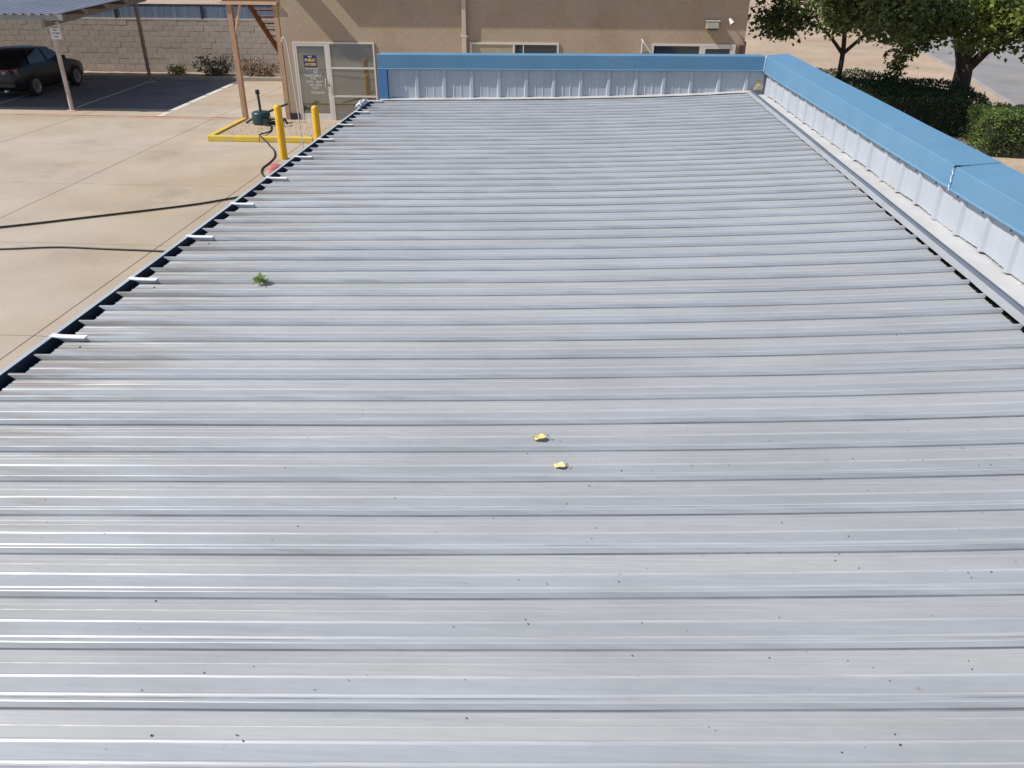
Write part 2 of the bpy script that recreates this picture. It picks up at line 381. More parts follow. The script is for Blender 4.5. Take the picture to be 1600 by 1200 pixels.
# thin painted lines lie on the slabs
sheet('worn_paint_band', [(-46, 23.60), (-9.3, 23.52), (-9.3, 23.84), (-46, 23.93)], .0035, M_pink, parent=lot)
sheet('red_paint_line', [(-46, 23.84), (-9.3, 23.76), (-9.3, 23.83), (-46, 23.92)], .007, M_redline, parent=lot)
sheet('added_dark_sheet', [(-46, 5.2), (-46, -13.9), (-8.4, -13.9), (-8.4, 8.8), (-9.1, 8.8), (-12.4, 5.9), (-13.5, 5.2)], .004, M_darkpave)  # added out of view to put dark bands into the glass reflections
bay = empty('parking_bay', (-17, 28, 0), None, None); bay['kind'] = 'structure'
b = MB(); b.box(-46, -12.04, 25.07, 31.28, -.12, -.004); b.build('bay_surface', M_darkpave, bay)  # bay laid as one surface darker than the slabs around it
for x0, x1 in ((-11.93, -12.18), (-15.12, -15.43), (-17.9, -18.3), (-20.9, -21.3)):
    s = .055 if x0 < -13 else .10
    z = .004
    sheet('bay_stripe', [(x0-s, 25.1 if x0 < -13 else 23.9), (x0+s, 25.1 if x0 < -13 else 23.9), (x1+s, 30.4), (x1-s, 30.4)], z, M_white, parent=bay)
# planting bed in front of the block wall
bed = empty('planting_bed', (-17, 32, 0), None, None); bed['kind'] = 'structure'
x = -34.
while x < -8.2:
    b = MB(); b.box(x+.006, min(x+1.8, -8.1)-.006, 31.30, 31.45, -.1, .13); b.build('curb_stone', M_curb, bed, bevel=.02); x += 1.8
b = MB(); b.grid(lambda u, v: (-34+26*u, 31.45+1.4*v, .07+.03*noise.noise(Vector((u*60, v*6, 0)))), 90, 6); b.build('bed_soil', M_dirt, bed, smooth=60)
# yellow kerbed island at the foot of the timber stair
isl = empty('kerbed_island', (-7, 21.8, 0), None, None); isl['kind'] = 'structure'
def curb_run(a, bb):
    a = Vector(a); bb = Vector(bb); n = max(1, round((bb-a).length/1.25))
    for k in range(n):
        p = a.lerp(bb, k/n); q2 = a.lerp(bb, (k+1)/n); d = (q2-p).normalized()*.004
        b = MB(); b.bar(p+d+Vector((0,0,.07)), q2-d+Vector((0,0,.07)), .15, .14); b.build('curb_stone', M_ycurb, isl, bevel=.022)
curb_run((-9.12, 20.62, 0), (-3.6, 20.55, 0)); curb_run((-9.06, 20.70, 0), (-9.06, 23.1, 0))
b = MB(); b.grid(lambda u, v: (-8.98+5.4*u, 20.70+2.48*v, .095+.012*noise.noise(Vector((u*50, v*30, 0)))), 60, 30); b.build('gravel_fill', M_gravel, isl, smooth=70)
b = MB()
for k in range(420):
    x, y = random.uniform(-8.9, -5.), random.uniform(20.75, 23.1); r = random.uniform(.008, .017)
    b.lathe([(r*.5, -.3*r), (r, .2*r), (r*.5, .8*r)], 5, (x, y, .1))
st = b.build('gravel_stones', M_gravel, isl); st['kind'] = 'stuff'

# ------------------------------------------------------------------ the sheet metal canopy
def zr(x): return 2.74 + .0197*x + .0058*x*x + .0013*x**3
SK = .05; P = .1848; Y0 = 1.2957
XL, XR = -2.262, 2.059
canopy = empty('metal_canopy', (0, 4, 0), 'long ribbed grey metal canopy with blue capped white parapets on two sides, filling the foreground', 'canopy')
# rib profile over one pitch, from the near foot of one rib to the next (y offset, height, kind)
PROF = [(0.0, 0.0, 1), (.0014, .0050, 0), (.0058, .0203, 0), (.0078, .0213, 0), (.0120, .0215, 0), (.0150, .0215, 0), (.0178, .0213, 0), (.0205, .0200, 0), (.0265, .0005, 1), (.0295, 0, 0),
        (.040, .0, 0), (.0425, .0012, 0), (.0450, .0026, 0), (.0480, .0029, 0), (.052, .0, 0),
        (.096, -.0006, 0), (.0985, .0004, 0), (.1010, .0018, 0), (.1045, .0022, 0), (.108, 0, 0),
        (.140, .0, 0), (.1425, .0012, 0), (.145, 0, 0), (.1625, -.0010, 0), (.1640, .0006, 0), (.1818, 0, 1)]
NX = 60
def fx(y): return .062*max(0, min(1, (y-3.2)/6.8))
def wob(x, k, t):
    q = .0020*noise.noise(Vector((x*.9, k*1.7+t*2., 0))) + .0012*noise.noise(Vector((x*2.6, k*3.1+t*5, 7.)))
    if k == 8 and .765 < t < .79: q += .0023*max(0, min(1, (-.1-x)/.12))*max(0, min(1, (x+2.0)/.5))
    if k == 7 and .25 < t < .30: q += .003*max(0, min(1, (-.18-x)/.1))*max(0, min(1, (x+.9)/.3))
    if k == 6 and .52 < t < .60: q += .003*max(0, min(1, (-.55-x)/.1))*max(0, min(1, (x+.95)/.2))
    return q
def panel(k0, nr):
    prof = []
    for k in range(k0, k0+nr):
        for (dy, dz, gm) in PROF: prof.append((Y0+k*P+dy, dz, gm, k, dy/P))
    prof.append((Y0+(k0+nr)*P+.0035, -.0022, 0, k0+nr, 0))
    b = MB(); np_ = len(prof)
    lift = .0012*(k0 % 3)
    for i in range(NX+1):
        u = i/NX
        for (y, dz, gm, k, t) in prof:
            x = XL + (XR-XL)*u
            if i == 0: x -= .036*max(0, min(1, dz/.0215)) - .003*math.sin(k*2.1)       # rib tops overhang the gutter a little
            if i == NX: x += .018*max(0, min(1, dz/.0215))+.022*max(0, min(1, (y-3.5)/4))+fx(y)
            yy = y + SK*x + .0022*noise.noise(Vector((x*.55, k*.9, 2.)))
            z = zr(x) + dz + wob(x, k, t) + .004*noise.noise(Vector((x*.35, y*.45, 5.)))
            b.v.append((x, yy, z))
    for i in range(NX):
        for j in range(np_-1):
            a = i*np_+j; t = prof[j][4]*P
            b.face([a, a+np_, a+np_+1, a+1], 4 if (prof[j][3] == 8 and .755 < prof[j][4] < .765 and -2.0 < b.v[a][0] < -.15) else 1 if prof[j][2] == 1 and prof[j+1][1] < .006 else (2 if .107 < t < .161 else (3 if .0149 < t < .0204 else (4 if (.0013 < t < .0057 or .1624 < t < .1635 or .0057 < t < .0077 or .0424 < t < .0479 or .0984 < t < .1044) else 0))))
    # sheet thickness at the gutter end
    return b.build('roof_panel', [M_roof, M_shade_grime, M_warmpan, M_lap, M_ridge], canopy, smooth=14)
# painted contact shade and dirt share a thin strip at each rib foot: near foot strip runs just before the rib, far foot strip behind it
panels = []
for k0 in range(-17, 49, 4):
    nr = min(4, 48-k0)
    if nr > 0: panels.append(panel(k0, nr))

# underside purlins and posts keep the canopy up
for y in (-1.6, 2.3, 6.2, 9.9):
    b = MB(); b.box(-2.3, 2.35, y-.05, y+.05, 2.50, 2.645); b.build('purlin', M_greybeam, canopy)
for x, y in ((-2.1, -1.4), (-2.1, 4.2), (-2.1, 9.8), (2.42, -1.4), (2.42, 4.2), (2.42, 9.8)):
    b = MB(); b.box(x-.06, x+.06, y-.06, y+.06, -.05, 2.50); b.build('post', M_steel, canopy)
b = MB(); b.box(-2.12, -2.0, -1.7, 10.0, 2.38, 2.499); b.build('eave_beam', M_greybeam, canopy)

# gutter along the low side
YA, YB = -1.9, 9.93
gx0, gx1 = -2.318, -2.205
gz0 = zr(-2.3)+.018
gut = MB()
# folded lip: inner wall, bottom, outer wall, thin rolled lip
prof = [(gx1, gz0-.030), (gx1, gz0-.125), (gx0+.012, gz0-.125), (gx0, gz0-.11), (gx0, gz0+.006), (gx0-.022, gz0+.007), (gx0-.023, gz0-.012), (gx0-.0035, gz0-.013), (gx0-.0035, gz0-.112), (gx0+.010, gz0-.1285), (gx1+.003, gz0-.1285)]
NG = 48
for i in range(NG+1):
    y = YA+(YB-YA)*i/NG
    for px, pz in prof:
        s = .003*noise.noise(Vector((y*.8, 1, 0))) ; gut.v.append((px+s, y, pz+.6*s+.004*math.sin(y*.9)))
npf = len(prof)
for i in range(NG):
    for j in range(npf-1):
        a = i*npf+j; gut.face([a, a+1, a+npf+1, a+npf], 1 if j in (0, 1, 2, 3) else 0)
gutter = gut.build('gutter', [M_galv, mat('shaded_gutter_inside', (.045, .06, .085), .6, .2, var=.3, scale=4)], canopy)  # inside faces coloured dark for the shade within the gutter
b = MB(); b.grid(lambda u, v: (gx0+.006+(gx1-gx0-.01)*v, YA+(YB-YA)*u, gz0-.108+.012*noise.noise(Vector((u*90, v*2, 0)))), 160, 3); b.build('shaded_gutter_silt', M_gutin, gutter)  # near-black bed, shade of the trough put into its colour
b = MB(); b.box(gx0, gx1, YB, YB+.004, gz0-.125, gz0+.004); b.build('end_cap', M_galv, gutter)
b = MB(); b.box(gx0-.022, gx0+.004, YA, 6.02, gz0-.10, gz0-.02);
# straps: flat bright bars from the lip onto every fourth rib
for k in range(-13, 48, 4):
    y = Y0+k*P+.013+SK*XL; x1 = XL+.095+random.uniform(-.012, .012); jit = random.uniform(-.004, .004)
    b = MB(); zt = zr(XL)+.0265
    b.add([(gx0-.010, y-.017, gz0+.0135), (gx0-.010, y+.017, gz0+.0135), (XL-.02, y-.017, zt), (XL-.02, y+.017, zt), (x1, y-.017+jit, zr(x1)+.0265), (x1, y+.017+jit, zr(x1)+.0265)],
          [(0, 2, 3, 1), (2, 4, 5, 3)])
    n0 = len(b.v)
    b.add([(p[0], p[1], p[2]-.0045) for p in b.v[:n0]], [(1, 3, 2, 0), (3, 5, 4, 2)])
    for q in ((0, 2), (2, 4), (4, 5), (5, 3), (3, 1), (1, 0)): b.face([q[0], q[0]+n0, q[1]+n0, q[1]])
    s = b.build('gutter_strap', M_strap, gutter)
# sidewall flashing on the high side: lower leg with gaps over the pans, standing ridge, white flat
XD, XW = 2.106, 2.332      # ridge and parapet face
NY = 140; YE = 10.22
def yline(u): return YA-.2+(YE-YA+.2)*u
b = MB()
b.grid(lambda u, v: (fx(yline(u))+2.058+(XD-2.058)*v + .003*noise.noise(Vector((u*70, 0, 0)))*(1-v), yline(u), zr(2.06+.08*v)+(.0285-.003*(1-v)+.003*noise.noise(Vector((u*45, 3, 0)))*(1-v))), NY, 2)
b.build('flashing_apron', mat('grey_flashing', (.53, .54, .55), .45, .3, var=.08, scale=6, stretch=(3, 1, 3)), canopy, smooth=40)
b = MB(); b.grid(lambda u, v: (fx(yline(u))+2.022+.09*v, yline(u), zr(2.03)-.012), NY, 1); b.build('gap_shade_strip', M_rubber, canopy)  # black plate added under the apron so the pan gaps look shaded
b = MB()
rp = [(XD-.001, .015), (XD+.0, .046), (XD+.006, .049), (XD+.008, .034), (XD+.0155, .034), (XD+.0175, .046), (XD+.0235, .046), (XD+.0245, -.030)]
for i in range(NY+1):
    y = yline(i/NY); s = .0025*noise.noise(Vector((y*.7, 9, 0)))
    for px, pz in rp: b.v.append((px+s+fx(y), y, zr(XD)+pz+s))
for i in range(NY):
    for j in range(len(rp)-1):
        a = i*len(rp)+j; b.face([a, a+1, a+len(rp)+1, a+len(rp)])
b.build('flashing_ridge', mat('blue_grey_flashing', (.17, .20, .25), .45, .4, var=.12, scale=6, stretch=(3, 1, 3)), canopy, smooth=25)
b = MB()
b.grid(lambda u, v: (XD+.02+fx(yline(u))+(XW+.05-XD-.02-fx(yline(u)))*v, yline(u), 2.812+.003*v+.004*noise.noise(Vector((u*38, v*2, 1)))*v), NY, 5)
b.build('wall_flashing', M_flash, canopy, smooth=40)
# far end flashing strip
def yfar(x): return 10.03+.05*(x+2.25)
b = MB(); b.grid(lambda u, v: (-2.22+4.40*u, yfar(-2.22+4.4*u)-.105+.12*v, zr(-2.22+4.4*u)+.027+.006*v+.004*noise.noise(Vector((u*20, 4, 0)))), 70, 2); b.build('end_flashing', M_flash, canopy, smooth=40)

# corrugated parapet sheets: ribs each .325 m with small stiffeners between
RP = .325
SHP = [(0, 0), (.012, .021), (.044, .021), (.056, 0), (.128, 0), (.134, .0035), (.141, .0035), (.147, 0), (.214, 0), (.220, .0035), (.227, .0035), (.233, 0), (RP, 0)]
ZB, ZT, ZC = 2.85, 3.072, 3.235
ZTR = 3.050
def zcr(y): return 3.182+.052*max(0, min(1, (y-4.5)/5.7))
def wall_sheet(parent, fpos, s0, nrib, zbot, ztop, face):
    """fpos(s, out, z) maps along-wall s and outward height to a point"""
    b = MB(); pts = []
    for r in range(nrib):
        for s, h in SHP[:-1]: pts.append((s0+r*RP+s, h))
    pts.append((s0+nrib*RP-.001, 0))
    NZ = 6
    for i in range(NZ+1):
        v = i/NZ
        for s, h in pts:
            zb = zbot(s)
            dent = .012*noise.noise(Vector((s*2.3, v*1.5, 11.)))
            hh = h*(1-.25*max(0, noise.noise(Vector((round(s/RP)*3.3, 0, 0))))) + dent*(.6 if h == 0 else 1)*.7
            b.v.append(fpos(s, hh, zb+(ztop-zb)*v))
    n = len(pts)
    for i in range(NZ):
        for j in range(n-1):
            a = i*n+j; b.face([a, a+1, a+n+1, a+n] if face > 0 else [a, a+n, a+n+1, a+1])
    return b.build('wall_sheet', M_wallmet, parent, smooth=20)
# far parapet (a part of the canopy), facing the camera
fpar = MB()
fpar.add([(-2.22, yfar(-2.22)+.045, 2.45), (2.50, yfar(2.50)+.045, 2.45), (2.50, yfar(2.50)+.27, 2.45), (-2.22, yfar(-2.22)+.27, 2.45),
          (-2.22, yfar(-2.22)+.045, ZC-.02), (2.50, yfar(2.50)+.045, ZC-.02), (2.50, yfar(2.50)+.27, ZC-.02), (-2.22, yfar(-2.22)+.27, ZC-.02)],
         [(0,3,2,1),(4,5,6,7),(0,1,5,4),(1,2,6,5),(2,3,7,6),(3,0,4,7)])
fp = fpar.build('parapet', M_wallmet, canopy)
s = -2.13
while s < 2.25:
    n = 3 if s+3*RP < 2.4 else max(1, int((2.32-s)/RP)+1)
    wall_sheet(fp, lambda q, h, z: (min(q, 2.325), yfar(q)-h+.016, z), s, n, lambda q: zr(min(q, 2.3))+.028+.004*noise.noise(Vector((q*5, 2, 2))), ZT+.012, 1); s += n*RP
def cap_piece(parent, A, B, outdir, m=M_blue, fz0=ZT, fz1=ZC, width=.30, fall=.012, name='parapet_cap', taper=False):
    """folded cap: drip edge, fascia, top; A to B along the wall, outdir points away from the roof"""
    A = Vector(A); B = Vector(B); o = Vector(outdir).normalized(); b = MB()
    prof = [(-.016, fz0-.004), (-.026, fz0), (-.026, fz0+.006), (-.020, fz0+.012), (-.020, fz1-.004), (-.016, fz1), (width, fz1-fall), (width+.004, fz1-fall-.004), (width+.004, fz0-.02)]
    N = max(2, int((B-A).length/.18))
    for i in range(N+1):
        p = A.lerp(B, i/N)
        for d, z in prof:
            if taper and z > fz1-.03: z += zcr(p.y)-fz1
            wv = .0035*noise.noise(Vector((p.x*1.3+p.y*.9, p.y*.7, z*3)))
            b.v.append(tuple(p + o*(d+wv) + Vector((0, 0, z+wv*.8))))
    n = len(prof)
    for i in range(N):
        for j in range(n-1):
            a = i*n+j; b.face([a, a+n, a+n+1, a+1])
    b.face(list(range(n))); b.face([N*n+j for j in range(n)][::-1])
    return b.build(name, m, parent, smooth=25, recalc=True)
cap_piece(fp, (-2.235, yfar(-2.235), 0), (.12, yfar(.12), 0), (0, 1, 0)); cap_piece(fp, (.122, yfar(.122), .001), (2.308, yfar(2.308), .001), (0, 1, 0))
b = MB(); b.box(-2.235, -2.125, yfar(-2.2)-.036, yfar(-2.2)+.30, zr(-2.2)+.02, ZT-.003); b.build('corner_trim', mat('deep_blue_trim', (.07, .19, .40), .5, var=.05), fp)
# right parapet
YR0 = -2.05
rpar = MB(); rpar.box(XW+.045, XW+.22, YR0, 10.245, 2.45, 3.165)
rp_ = rpar.build('parapet', M_wallmet, canopy)
s = YR0+.02
while s < 10.15:
    n = min(3, max(1, int((10.22-s)/RP)))
    wall_sheet(rp_, lambda q, h, z: (XW-h+.022, q, z), s, n, lambda q: 2.824+.010*noise.noise(Vector((q*1.9, 5, 2))), ZTR+.012, -1); s += n*RP
SEAM = 4.97
cap_piece(rp_, (XW, YR0, 0), (XW, SEAM-.002, 0), (1, 0, 0), width=.235, fall=-.026, fz0=ZTR, fz1=3.182, taper=True)
cap_piece(rp_, (XW, SEAM+.004, .0025), (XW, 10.33, .0025), (1, 0, 0), width=.235, fall=-.026, fz0=ZTR, fz1=3.182, taper=True)
# opened lap joint: dark gap on top, peeling sealant down the fascia
zs = zcr(SEAM); b = MB(); b.add([(XW-.024, SEAM-.012, zs-.004), (XW-.024, SEAM+.016, zs-.004), (XW+.15, SEAM+.003, zs+.0135), (XW+.15, SEAM-.002, zs+.0135), (XW-.016, SEAM-.012, zs+.0055), (XW-.016, SEAM+.016, zs+.0055)], [(0, 1, 5, 4), (4, 5, 2, 3)]); b.build('cap_joint', M_rubber, rp_)
b = MB(); pts = []
for i in range(9):
    z = zs-.006-(zs-ZTR-.004)*i/8; pts.append((XW-.0285, SEAM+.010*math.sin(i*2.3)-.004, z))
for i in range(8):
    wd = .0018+.0032*abs(math.sin(i*1.9)); p, q2 = pts[i], pts[i+1]
    b.add([(p[0], p[1]-wd, p[2]), (p[0]-.003, p[1]+wd, p[2]), (q2[0]-.003, q2[1]+wd, q2[2]), (q2[0], q2[1]-wd, q2[2])], [(0, 1, 2, 3)])
b.build('peeling_sealant', mat('chalky_blue_sealant', (.42, .56, .68), .7, var=.25, scale=60), rp_)
# pale seam at the mitred corner
b = MB(); b.tube([(XW-.030, yfar(2.3)-.030, ZT), (XW-.028, yfar(2.3)-.029, ZC-.02), (XW-.022, yfar(2.3)-.02, ZC+.004), (XW+.06, yfar(2.3)+.08, ZC+.003)], .0065, 6); b.build('corner_sealant', mat('pale_blue_sealant', (.45, .58, .70), .6, var=.1), fp)
# sealant blobs along the foot of the right parapet
for k in range(34):
    y = YR0+.2+k*RP+.03; r = random.uniform(.009, .019)
    b = MB(); b.lathe([(r*.9, -.004), (r, .002), (r*.6, r*.35), (r*.15, r*.45)], 9, (XW+.010, y, 2.813))
    b.build('sealant_blob', M_flash, rp_, smooth=50)
# fasteners heads under the cap
me = MB().lathe([(.006, 0), (.006, .004), (.003, .007)], 8).mesh('screw'); me.materials.append(M_dark)
for k in range(37):
    y = YR0+.05+k*RP
    inst('screw', me, (XW-.012, y+.028, ZTR-.012), rp_, rot=(0, -PI/2, 0))
# yellow foam stuffed in the far corner
b = MB()
def foam(u, v):
    a = u*2*PI; q = v; n_ = noise.noise(Vector((math.cos(a)*1.3, math.sin(a)*1.3, 4.)))
    rx, rz = .046*(1+.3*n_), .060*(1+.3*n_); x = 2.268+rx*q*math.cos(a); z = zr(2.26)+.080+rz*q*math.sin(a)
    return (x, yfar(x)+.012-.009*(1-q**2)*(1+.8*noise.noise(Vector((x*60, z*60, 0)))), z)
b.grid(foam, 26, 8); b.build('sealing_foam', M_foam, fp, smooth=60, recalc=True)

# ------------------------------------------------------------------ things lying on the canopy
def leaf_curl(name, loc, L, W, rot, label, curl=.4, m=M_leafy):
    b = MB(); NU, NV = 12, 8
    for i in range(NU+1):
        u = i/NU; wd = W*math.sin(PI*u**.8)**.7*(.85+.15*math.cos(u*9))
        for j in range(NV+1):
            v = j/NV*2-1
            x = (u-.5)*L; y = v*wd*.5; z = .006+curl*W*.5*(v*v)+.25*curl*L*(u-.5)**2+.004*math.sin(7*u+3*v)
            b.v.append((x, y, z))
    for i in range(NU):
        for j in range(NV):
            a = i*(NV+1)+j; b.face([a, a+NV+1, a+NV+2, a+1])
    o = b.build('blade', m, None, smooth=60)
    b2 = MB(); b2.tube([(L*.48, 0, .012), (L*.62, .004, .018), (L*.74, -.004, .008)], [.0018, .0015, .0012], 5)
    s = b2.build('stalk', M_wooddark, None)
    e = empty(name, loc, label, 'leaf', 'dry leaves fallen on the canopy')
    e.rotation_euler = rot
    for q in (o, s): q.parent = e
    return e
leaf_curl('fallen_leaf', (-.055, 2.478, zr(0)+.003), .050, .036, (.05, -.04, .10), 'darker yellow curled leaf lying on the ribbed roof, further of the two yellow ones', .35)
leaf_curl('fallen_leaf', (.018, 2.306, zr(0)+.003), .044, .034, (.06, .02, -.15), 'paler yellow flat leaf lying on the ribbed roof, nearer of the two yellow ones', .22, mat('pale_yellow_leaf', (.86, .70, .30), .6, var=.15, scale=40))
sp = empty('weed_sprig', (-1.602, 3.975, zr(-1.6)+.004), 'small pale green leafy sprig lying on the ribbed roof towards the gutter', 'plant sprig')
b = MB()
for k in range(70):
    a = random.uniform(0, 2*PI); el = random.uniform(-.1, 1.4); R0 = random.uniform(.003, .026)
    d = Vector((math.cos(a)*math.cos(el), math.sin(a)*math.cos(el), math.sin(el)*1.0)); p = d*R0+Vector((0, 0, .012))
    t = d.cross(Vector((random.uniform(-1, 1), random.uniform(-1, 1), random.uniform(-1, 1)))).normalized(); Ls = random.uniform(.016, .032); Wd = Ls*.40
    b.add([p, p+d*Ls*.5+t*Wd, p+d*Ls+Vector((0, 0, -.003)), p+d*Ls*.5-t*Wd], [(0, 1, 2, 3)])
o = b.build('leaves', M_leafg); o.parent = sp
b = MB()
for k in range(6):
    a = k*1.05; b.tube([(0, 0, .004), (.03*math.cos(a), .03*math.sin(a), .02), (.06*math.cos(a), .06*math.sin(a), .012)], [.002, .0016, .001], 5)
o = b.build('stems', M_leafg); o.parent = sp
# dark specks of debris
b = MB()
def speck(x, y, r):
    sx = r*random.uniform(.7, 1.6); sy = r*random.uniform(.6, 1.1); a = random.uniform(0, PI); n = 6; z = zr(x)+.0025; o = len(b.v)
    for k in range(n):
        q = 2*PI*k/n; px, py = sx*math.cos(q), sy*math.sin(q); b.v.append((x+px*math.cos(a)-py*math.sin(a), y+px*math.sin(a)+py*math.cos(a), z))
    b.v.append((x, y, z+r*.7))
    for k in range(n): b.face([o+k, o+(k+1)%n, o+n])
for k in range(330):
    x = 1.9-3.9*random.random()**2.1; y = random.uniform(1.0, 2.6) if random.random() < .80 else random.uniform(2.6, 6.0)
    fr = ((y-SK*x-Y0)/P) % 1
    if fr < .3: y += .32*P
    speck(x, y, random.uniform(.0008, .0026))
for k in range(-6, 20):                                     # little heaps below the straps
    if (k-3) % 4 == 0: speck(XL+.10, Y0+k*P-.05+SK*XL, .007)
dbr = b.build('roof_debris', M_specks); tag(dbr, 'dark specks of debris scattered over the ribbed metal roof', 'debris', kind='stuff')
# crumpled white plastic caught at the far gutter end
b = MB()
def rag(u, v):
    a = u*2*PI; p = Vector((math.cos(a)*math.sin(v*PI), math.sin(a)*math.sin(v*PI), math.cos(v*PI)))
    r = 1+.55*noise.noise(p*2.1)+.25*noise.noise(p*5.3)
    return (-2.352+p.x*r*.040, 9.60+p.y*r*.20, gz0+.020+p.z*r*.034)
b.grid(rag, 28, 16)
o = b.build('plastic_scrap', M_bag, smooth=35); tag(o, 'crumpled white plastic scrap caught on the far end of the gutter', 'scrap')

# ------------------------------------------------------------------ stucco building behind
BY = 23.2; BX0, BX1 = -7.74, 4.62
bld = empty('stucco_building', (-1.6, 27, 0), 'tan stucco building with deep eaves and white framed glass behind the canopy', 'building')
b = MB(); b.box(BX0, BX1, BY, 32.2, -.05, 4.25); b.build('wall', M_stucco, bld)
b = MB(); b.box(-7.08, BX1+.35, BY-.43, 32.6, 4.22, 4.40); b.box(BX0-.25, -7.10, BY-.02, 32.6, 4.22, 4.40); b.build('roof', M_stucco, bld)
b = MB(); b.box(-8.02, -7.42, BY-.62, BY-.001, 4.06, 4.16); b.build('added_shadow_beam', M_wood, bld)  # unseen beam added to cast the slanting shadow band on the wall
b = MB(); b.box(BX0-.012, -7.47, BY-.05, BY-.001, -.04, .27); b.build('base_plinth', M_dark, bld)
b = MB(); b.box(-2.815, -2.70, BY-.115, BY-.015, .1, 4.2); o = b.build('downspout', mat('tan_downspout_paint', (.56, .46, .37), .6, var=.06, scale=2), bld, bevel=.012)
for z in (.8, 2.3, 3.6):
    b = MB(); b.box(-2.85, -2.665, BY-.118, BY-.002, z, z+.03); b.build('bracket', M_frame, o)
# narrow control joints of the stucco
for x in (-5.0, 1.1):
    pass
def framed(parent, x0, x1, z0, z1, ft, name, mglass, y=BY, dep=.06, mull_z=(), mull_x=(), mt=.04):
    b = MB(); yf = y-.035
    b.box(x0, x0+ft, yf, yf+dep, z0, z1); b.box(x1-ft, x1, yf, yf+dep, z0, z1)
    b.box(x0+ft, x1-ft, yf, yf+dep, z1-ft, z1); b.box(x0+ft, x1-ft, yf, yf+dep, z0, z0+ft)
    for q in mull_z: b.box(x0+ft, x1-ft, yf+.004, yf+dep, q-mt/2, q+mt/2)
    for q in mull_x: b.box(q-mt/2, q+mt/2, yf+.002, yf+dep, z0+ft, z1-ft)
    fr = b.build(name, M_frame, parent)
    return fr
def pane(parent, x0, x1, z0, z1, m, y=BY, tilt=0, name='pane'):
    b = MB(); b.box(x0, x1, y-.012+tilt, y-.006+tilt, z0, z1); return b.build(name, m, parent)
# glazed door with kick panel and sidelight with rails
dr = framed(bld, -7.46, -6.49, .0, 2.13, .045, 'door', M_glass)
b = MB(); yf = BY-.03
b.box(-7.412, -7.36, yf, yf+.02, .02, 2.08); b.box(-6.592, -6.537, yf, yf+.02, .02, 2.08); b.box(-7.36, -6.592, yf, yf+.02, 2.03, 2.08); b.box(-7.36, -6.592, yf, yf+.02, .02, .06)
b.build('door_leaf', M_frame, dr)
pane(dr, -7.36, -6.592, .27, 2.03, M_glass)
b = MB(); b.box(-7.36, -6.592, BY-.02, BY-.006, .06, .27); b.build('kick_panel', M_kick, dr)
b = MB(); b.tube([(-6.63, BY-.035, .95), (-6.63, BY-.085, .97), (-6.63, BY-.085, 1.17), (-6.63, BY-.035, 1.19)], .011, 7); b.build('handle', M_frame, dr)
b = MB(); b.lathe([(.022, 0), (.022, .012)], 10); 
lk = b.build('lock', M_dark, dr); 
lk.data.transform(Matrix.Translation((-6.565, BY-.031, 1.03)) @ Matrix.Rotation(PI/2, 4, 'X'))
sd = framed(bld, -6.486, -5.22, .0, 2.13, .04, 'sidelight', M_glass, mull_z=(1.475, .74), mt=.045)
for z0, z1 in ((.04, .7175), (.7625, 1.4525), (1.4975, 2.09)): pane(sd, -6.446, -5.26, z0, z1, M_glass)
# navy notice and lines of vinyl lettering on the door glass
b = MB(); b.box(-7.20, -6.84, BY-.0165, BY-.0125, 1.49, 1.795); b.build('door_notice', M_signb, dr)
text_mesh('NO', .062, M_inkw, 'lettering', dr, (-7.02, BY-.018, 1.755), bold=.002)
text_mesh('PUBLIC', .094, M_inky, 'lettering', dr, (-7.02, BY-.018, 1.668), bold=.004)
text_mesh('ACCESS', .088, M_inky, 'lettering', dr, (-7.02, BY-.018, 1.560), bold=.004)
def glyph_row(z, x0, x1, h, m, gap=()):
    b = MB(); x = x0; rnd = random.Random(int(z*1000))
    while x < x1:
        wd = rnd.uniform(.022, .034)
        if not any(a < x < c for a, c in gap):
            b.box(x, x+.008, BY-.0155, BY-.0125, z, z+h); k = rnd.random()
            if k < .6: b.box(x+.008, x+wd, BY-.0155, BY-.0125, z+h*.78, z+h)
            if k > .3: b.box(x+.008, x+wd, BY-.0155, BY-.0125, z, z+h*.2)
            if k > .5: b.box(x+wd-.007, x+wd, BY-.0155, BY-.0125, z+h*.2, z+h*.78)
        x += wd+.012
    return b.build('lettering', m, dr)
glyph_row(1.425, -7.17, -6.82, .035, M_inkw)
glyph_row(1.335, -7.11, -7.0, .07, M_inkp); glyph_row(1.335, -6.955, -6.86, .07, M_inkw)
glyph_row(1.245, -7.22, -6.76, .06, M_inkw); glyph_row(1.165, -7.04, -6.95, .06, M_inkw)
glyph_row(1.090, -7.19, -6.74, .045, M_inkw, ((-7.02, -6.94),)); glyph_row(1.0, -7.10, -6.76, .05, M_inkw, ((-7.0, -6.95),))
glyph_row(.925, -7.03, -6.86, .05, M_inkw); glyph_row(.80, -7.08, -6.72, .055, M_inkw)
# windows left and right of the middle
w1 = framed(bld, -2.62, -.24, 1.0, 2.165, .05, 'window', M_glassd, mull_x=(-1.44,), mt=.05)
pane(w1, -2.57, -1.465, 1.05, 2.115, M_blind); pane(w1, -1.415, -1.20, 1.05, 2.115, M_glassd); pane(w1, -1.17, -.29, 1.05, 2.115, M_glassd)
b = MB(); b.box(-1.2, -1.17, BY-.025, BY-.004, 1.05, 2.115); b.build('sash', M_frame, w1)
w2 = framed(bld, 2.22, 4.40, .0, 2.17, .05, 'window', M_glassd, mull_x=(3.50,), mt=.07)
pane(w2, 2.27, 3.465, .05, 2.12, M_glassd); 
b = MB(); b.box(3.535, 4.35, BY-.03, BY-.004, 2.06, 2.12); b.box(3.535, 3.62, BY-.03, BY-.004, .05, 2.06); b.box(4.26, 4.35, BY-.03, BY-.004, .05, 2.06); b.build('sash', M_frame, w2)
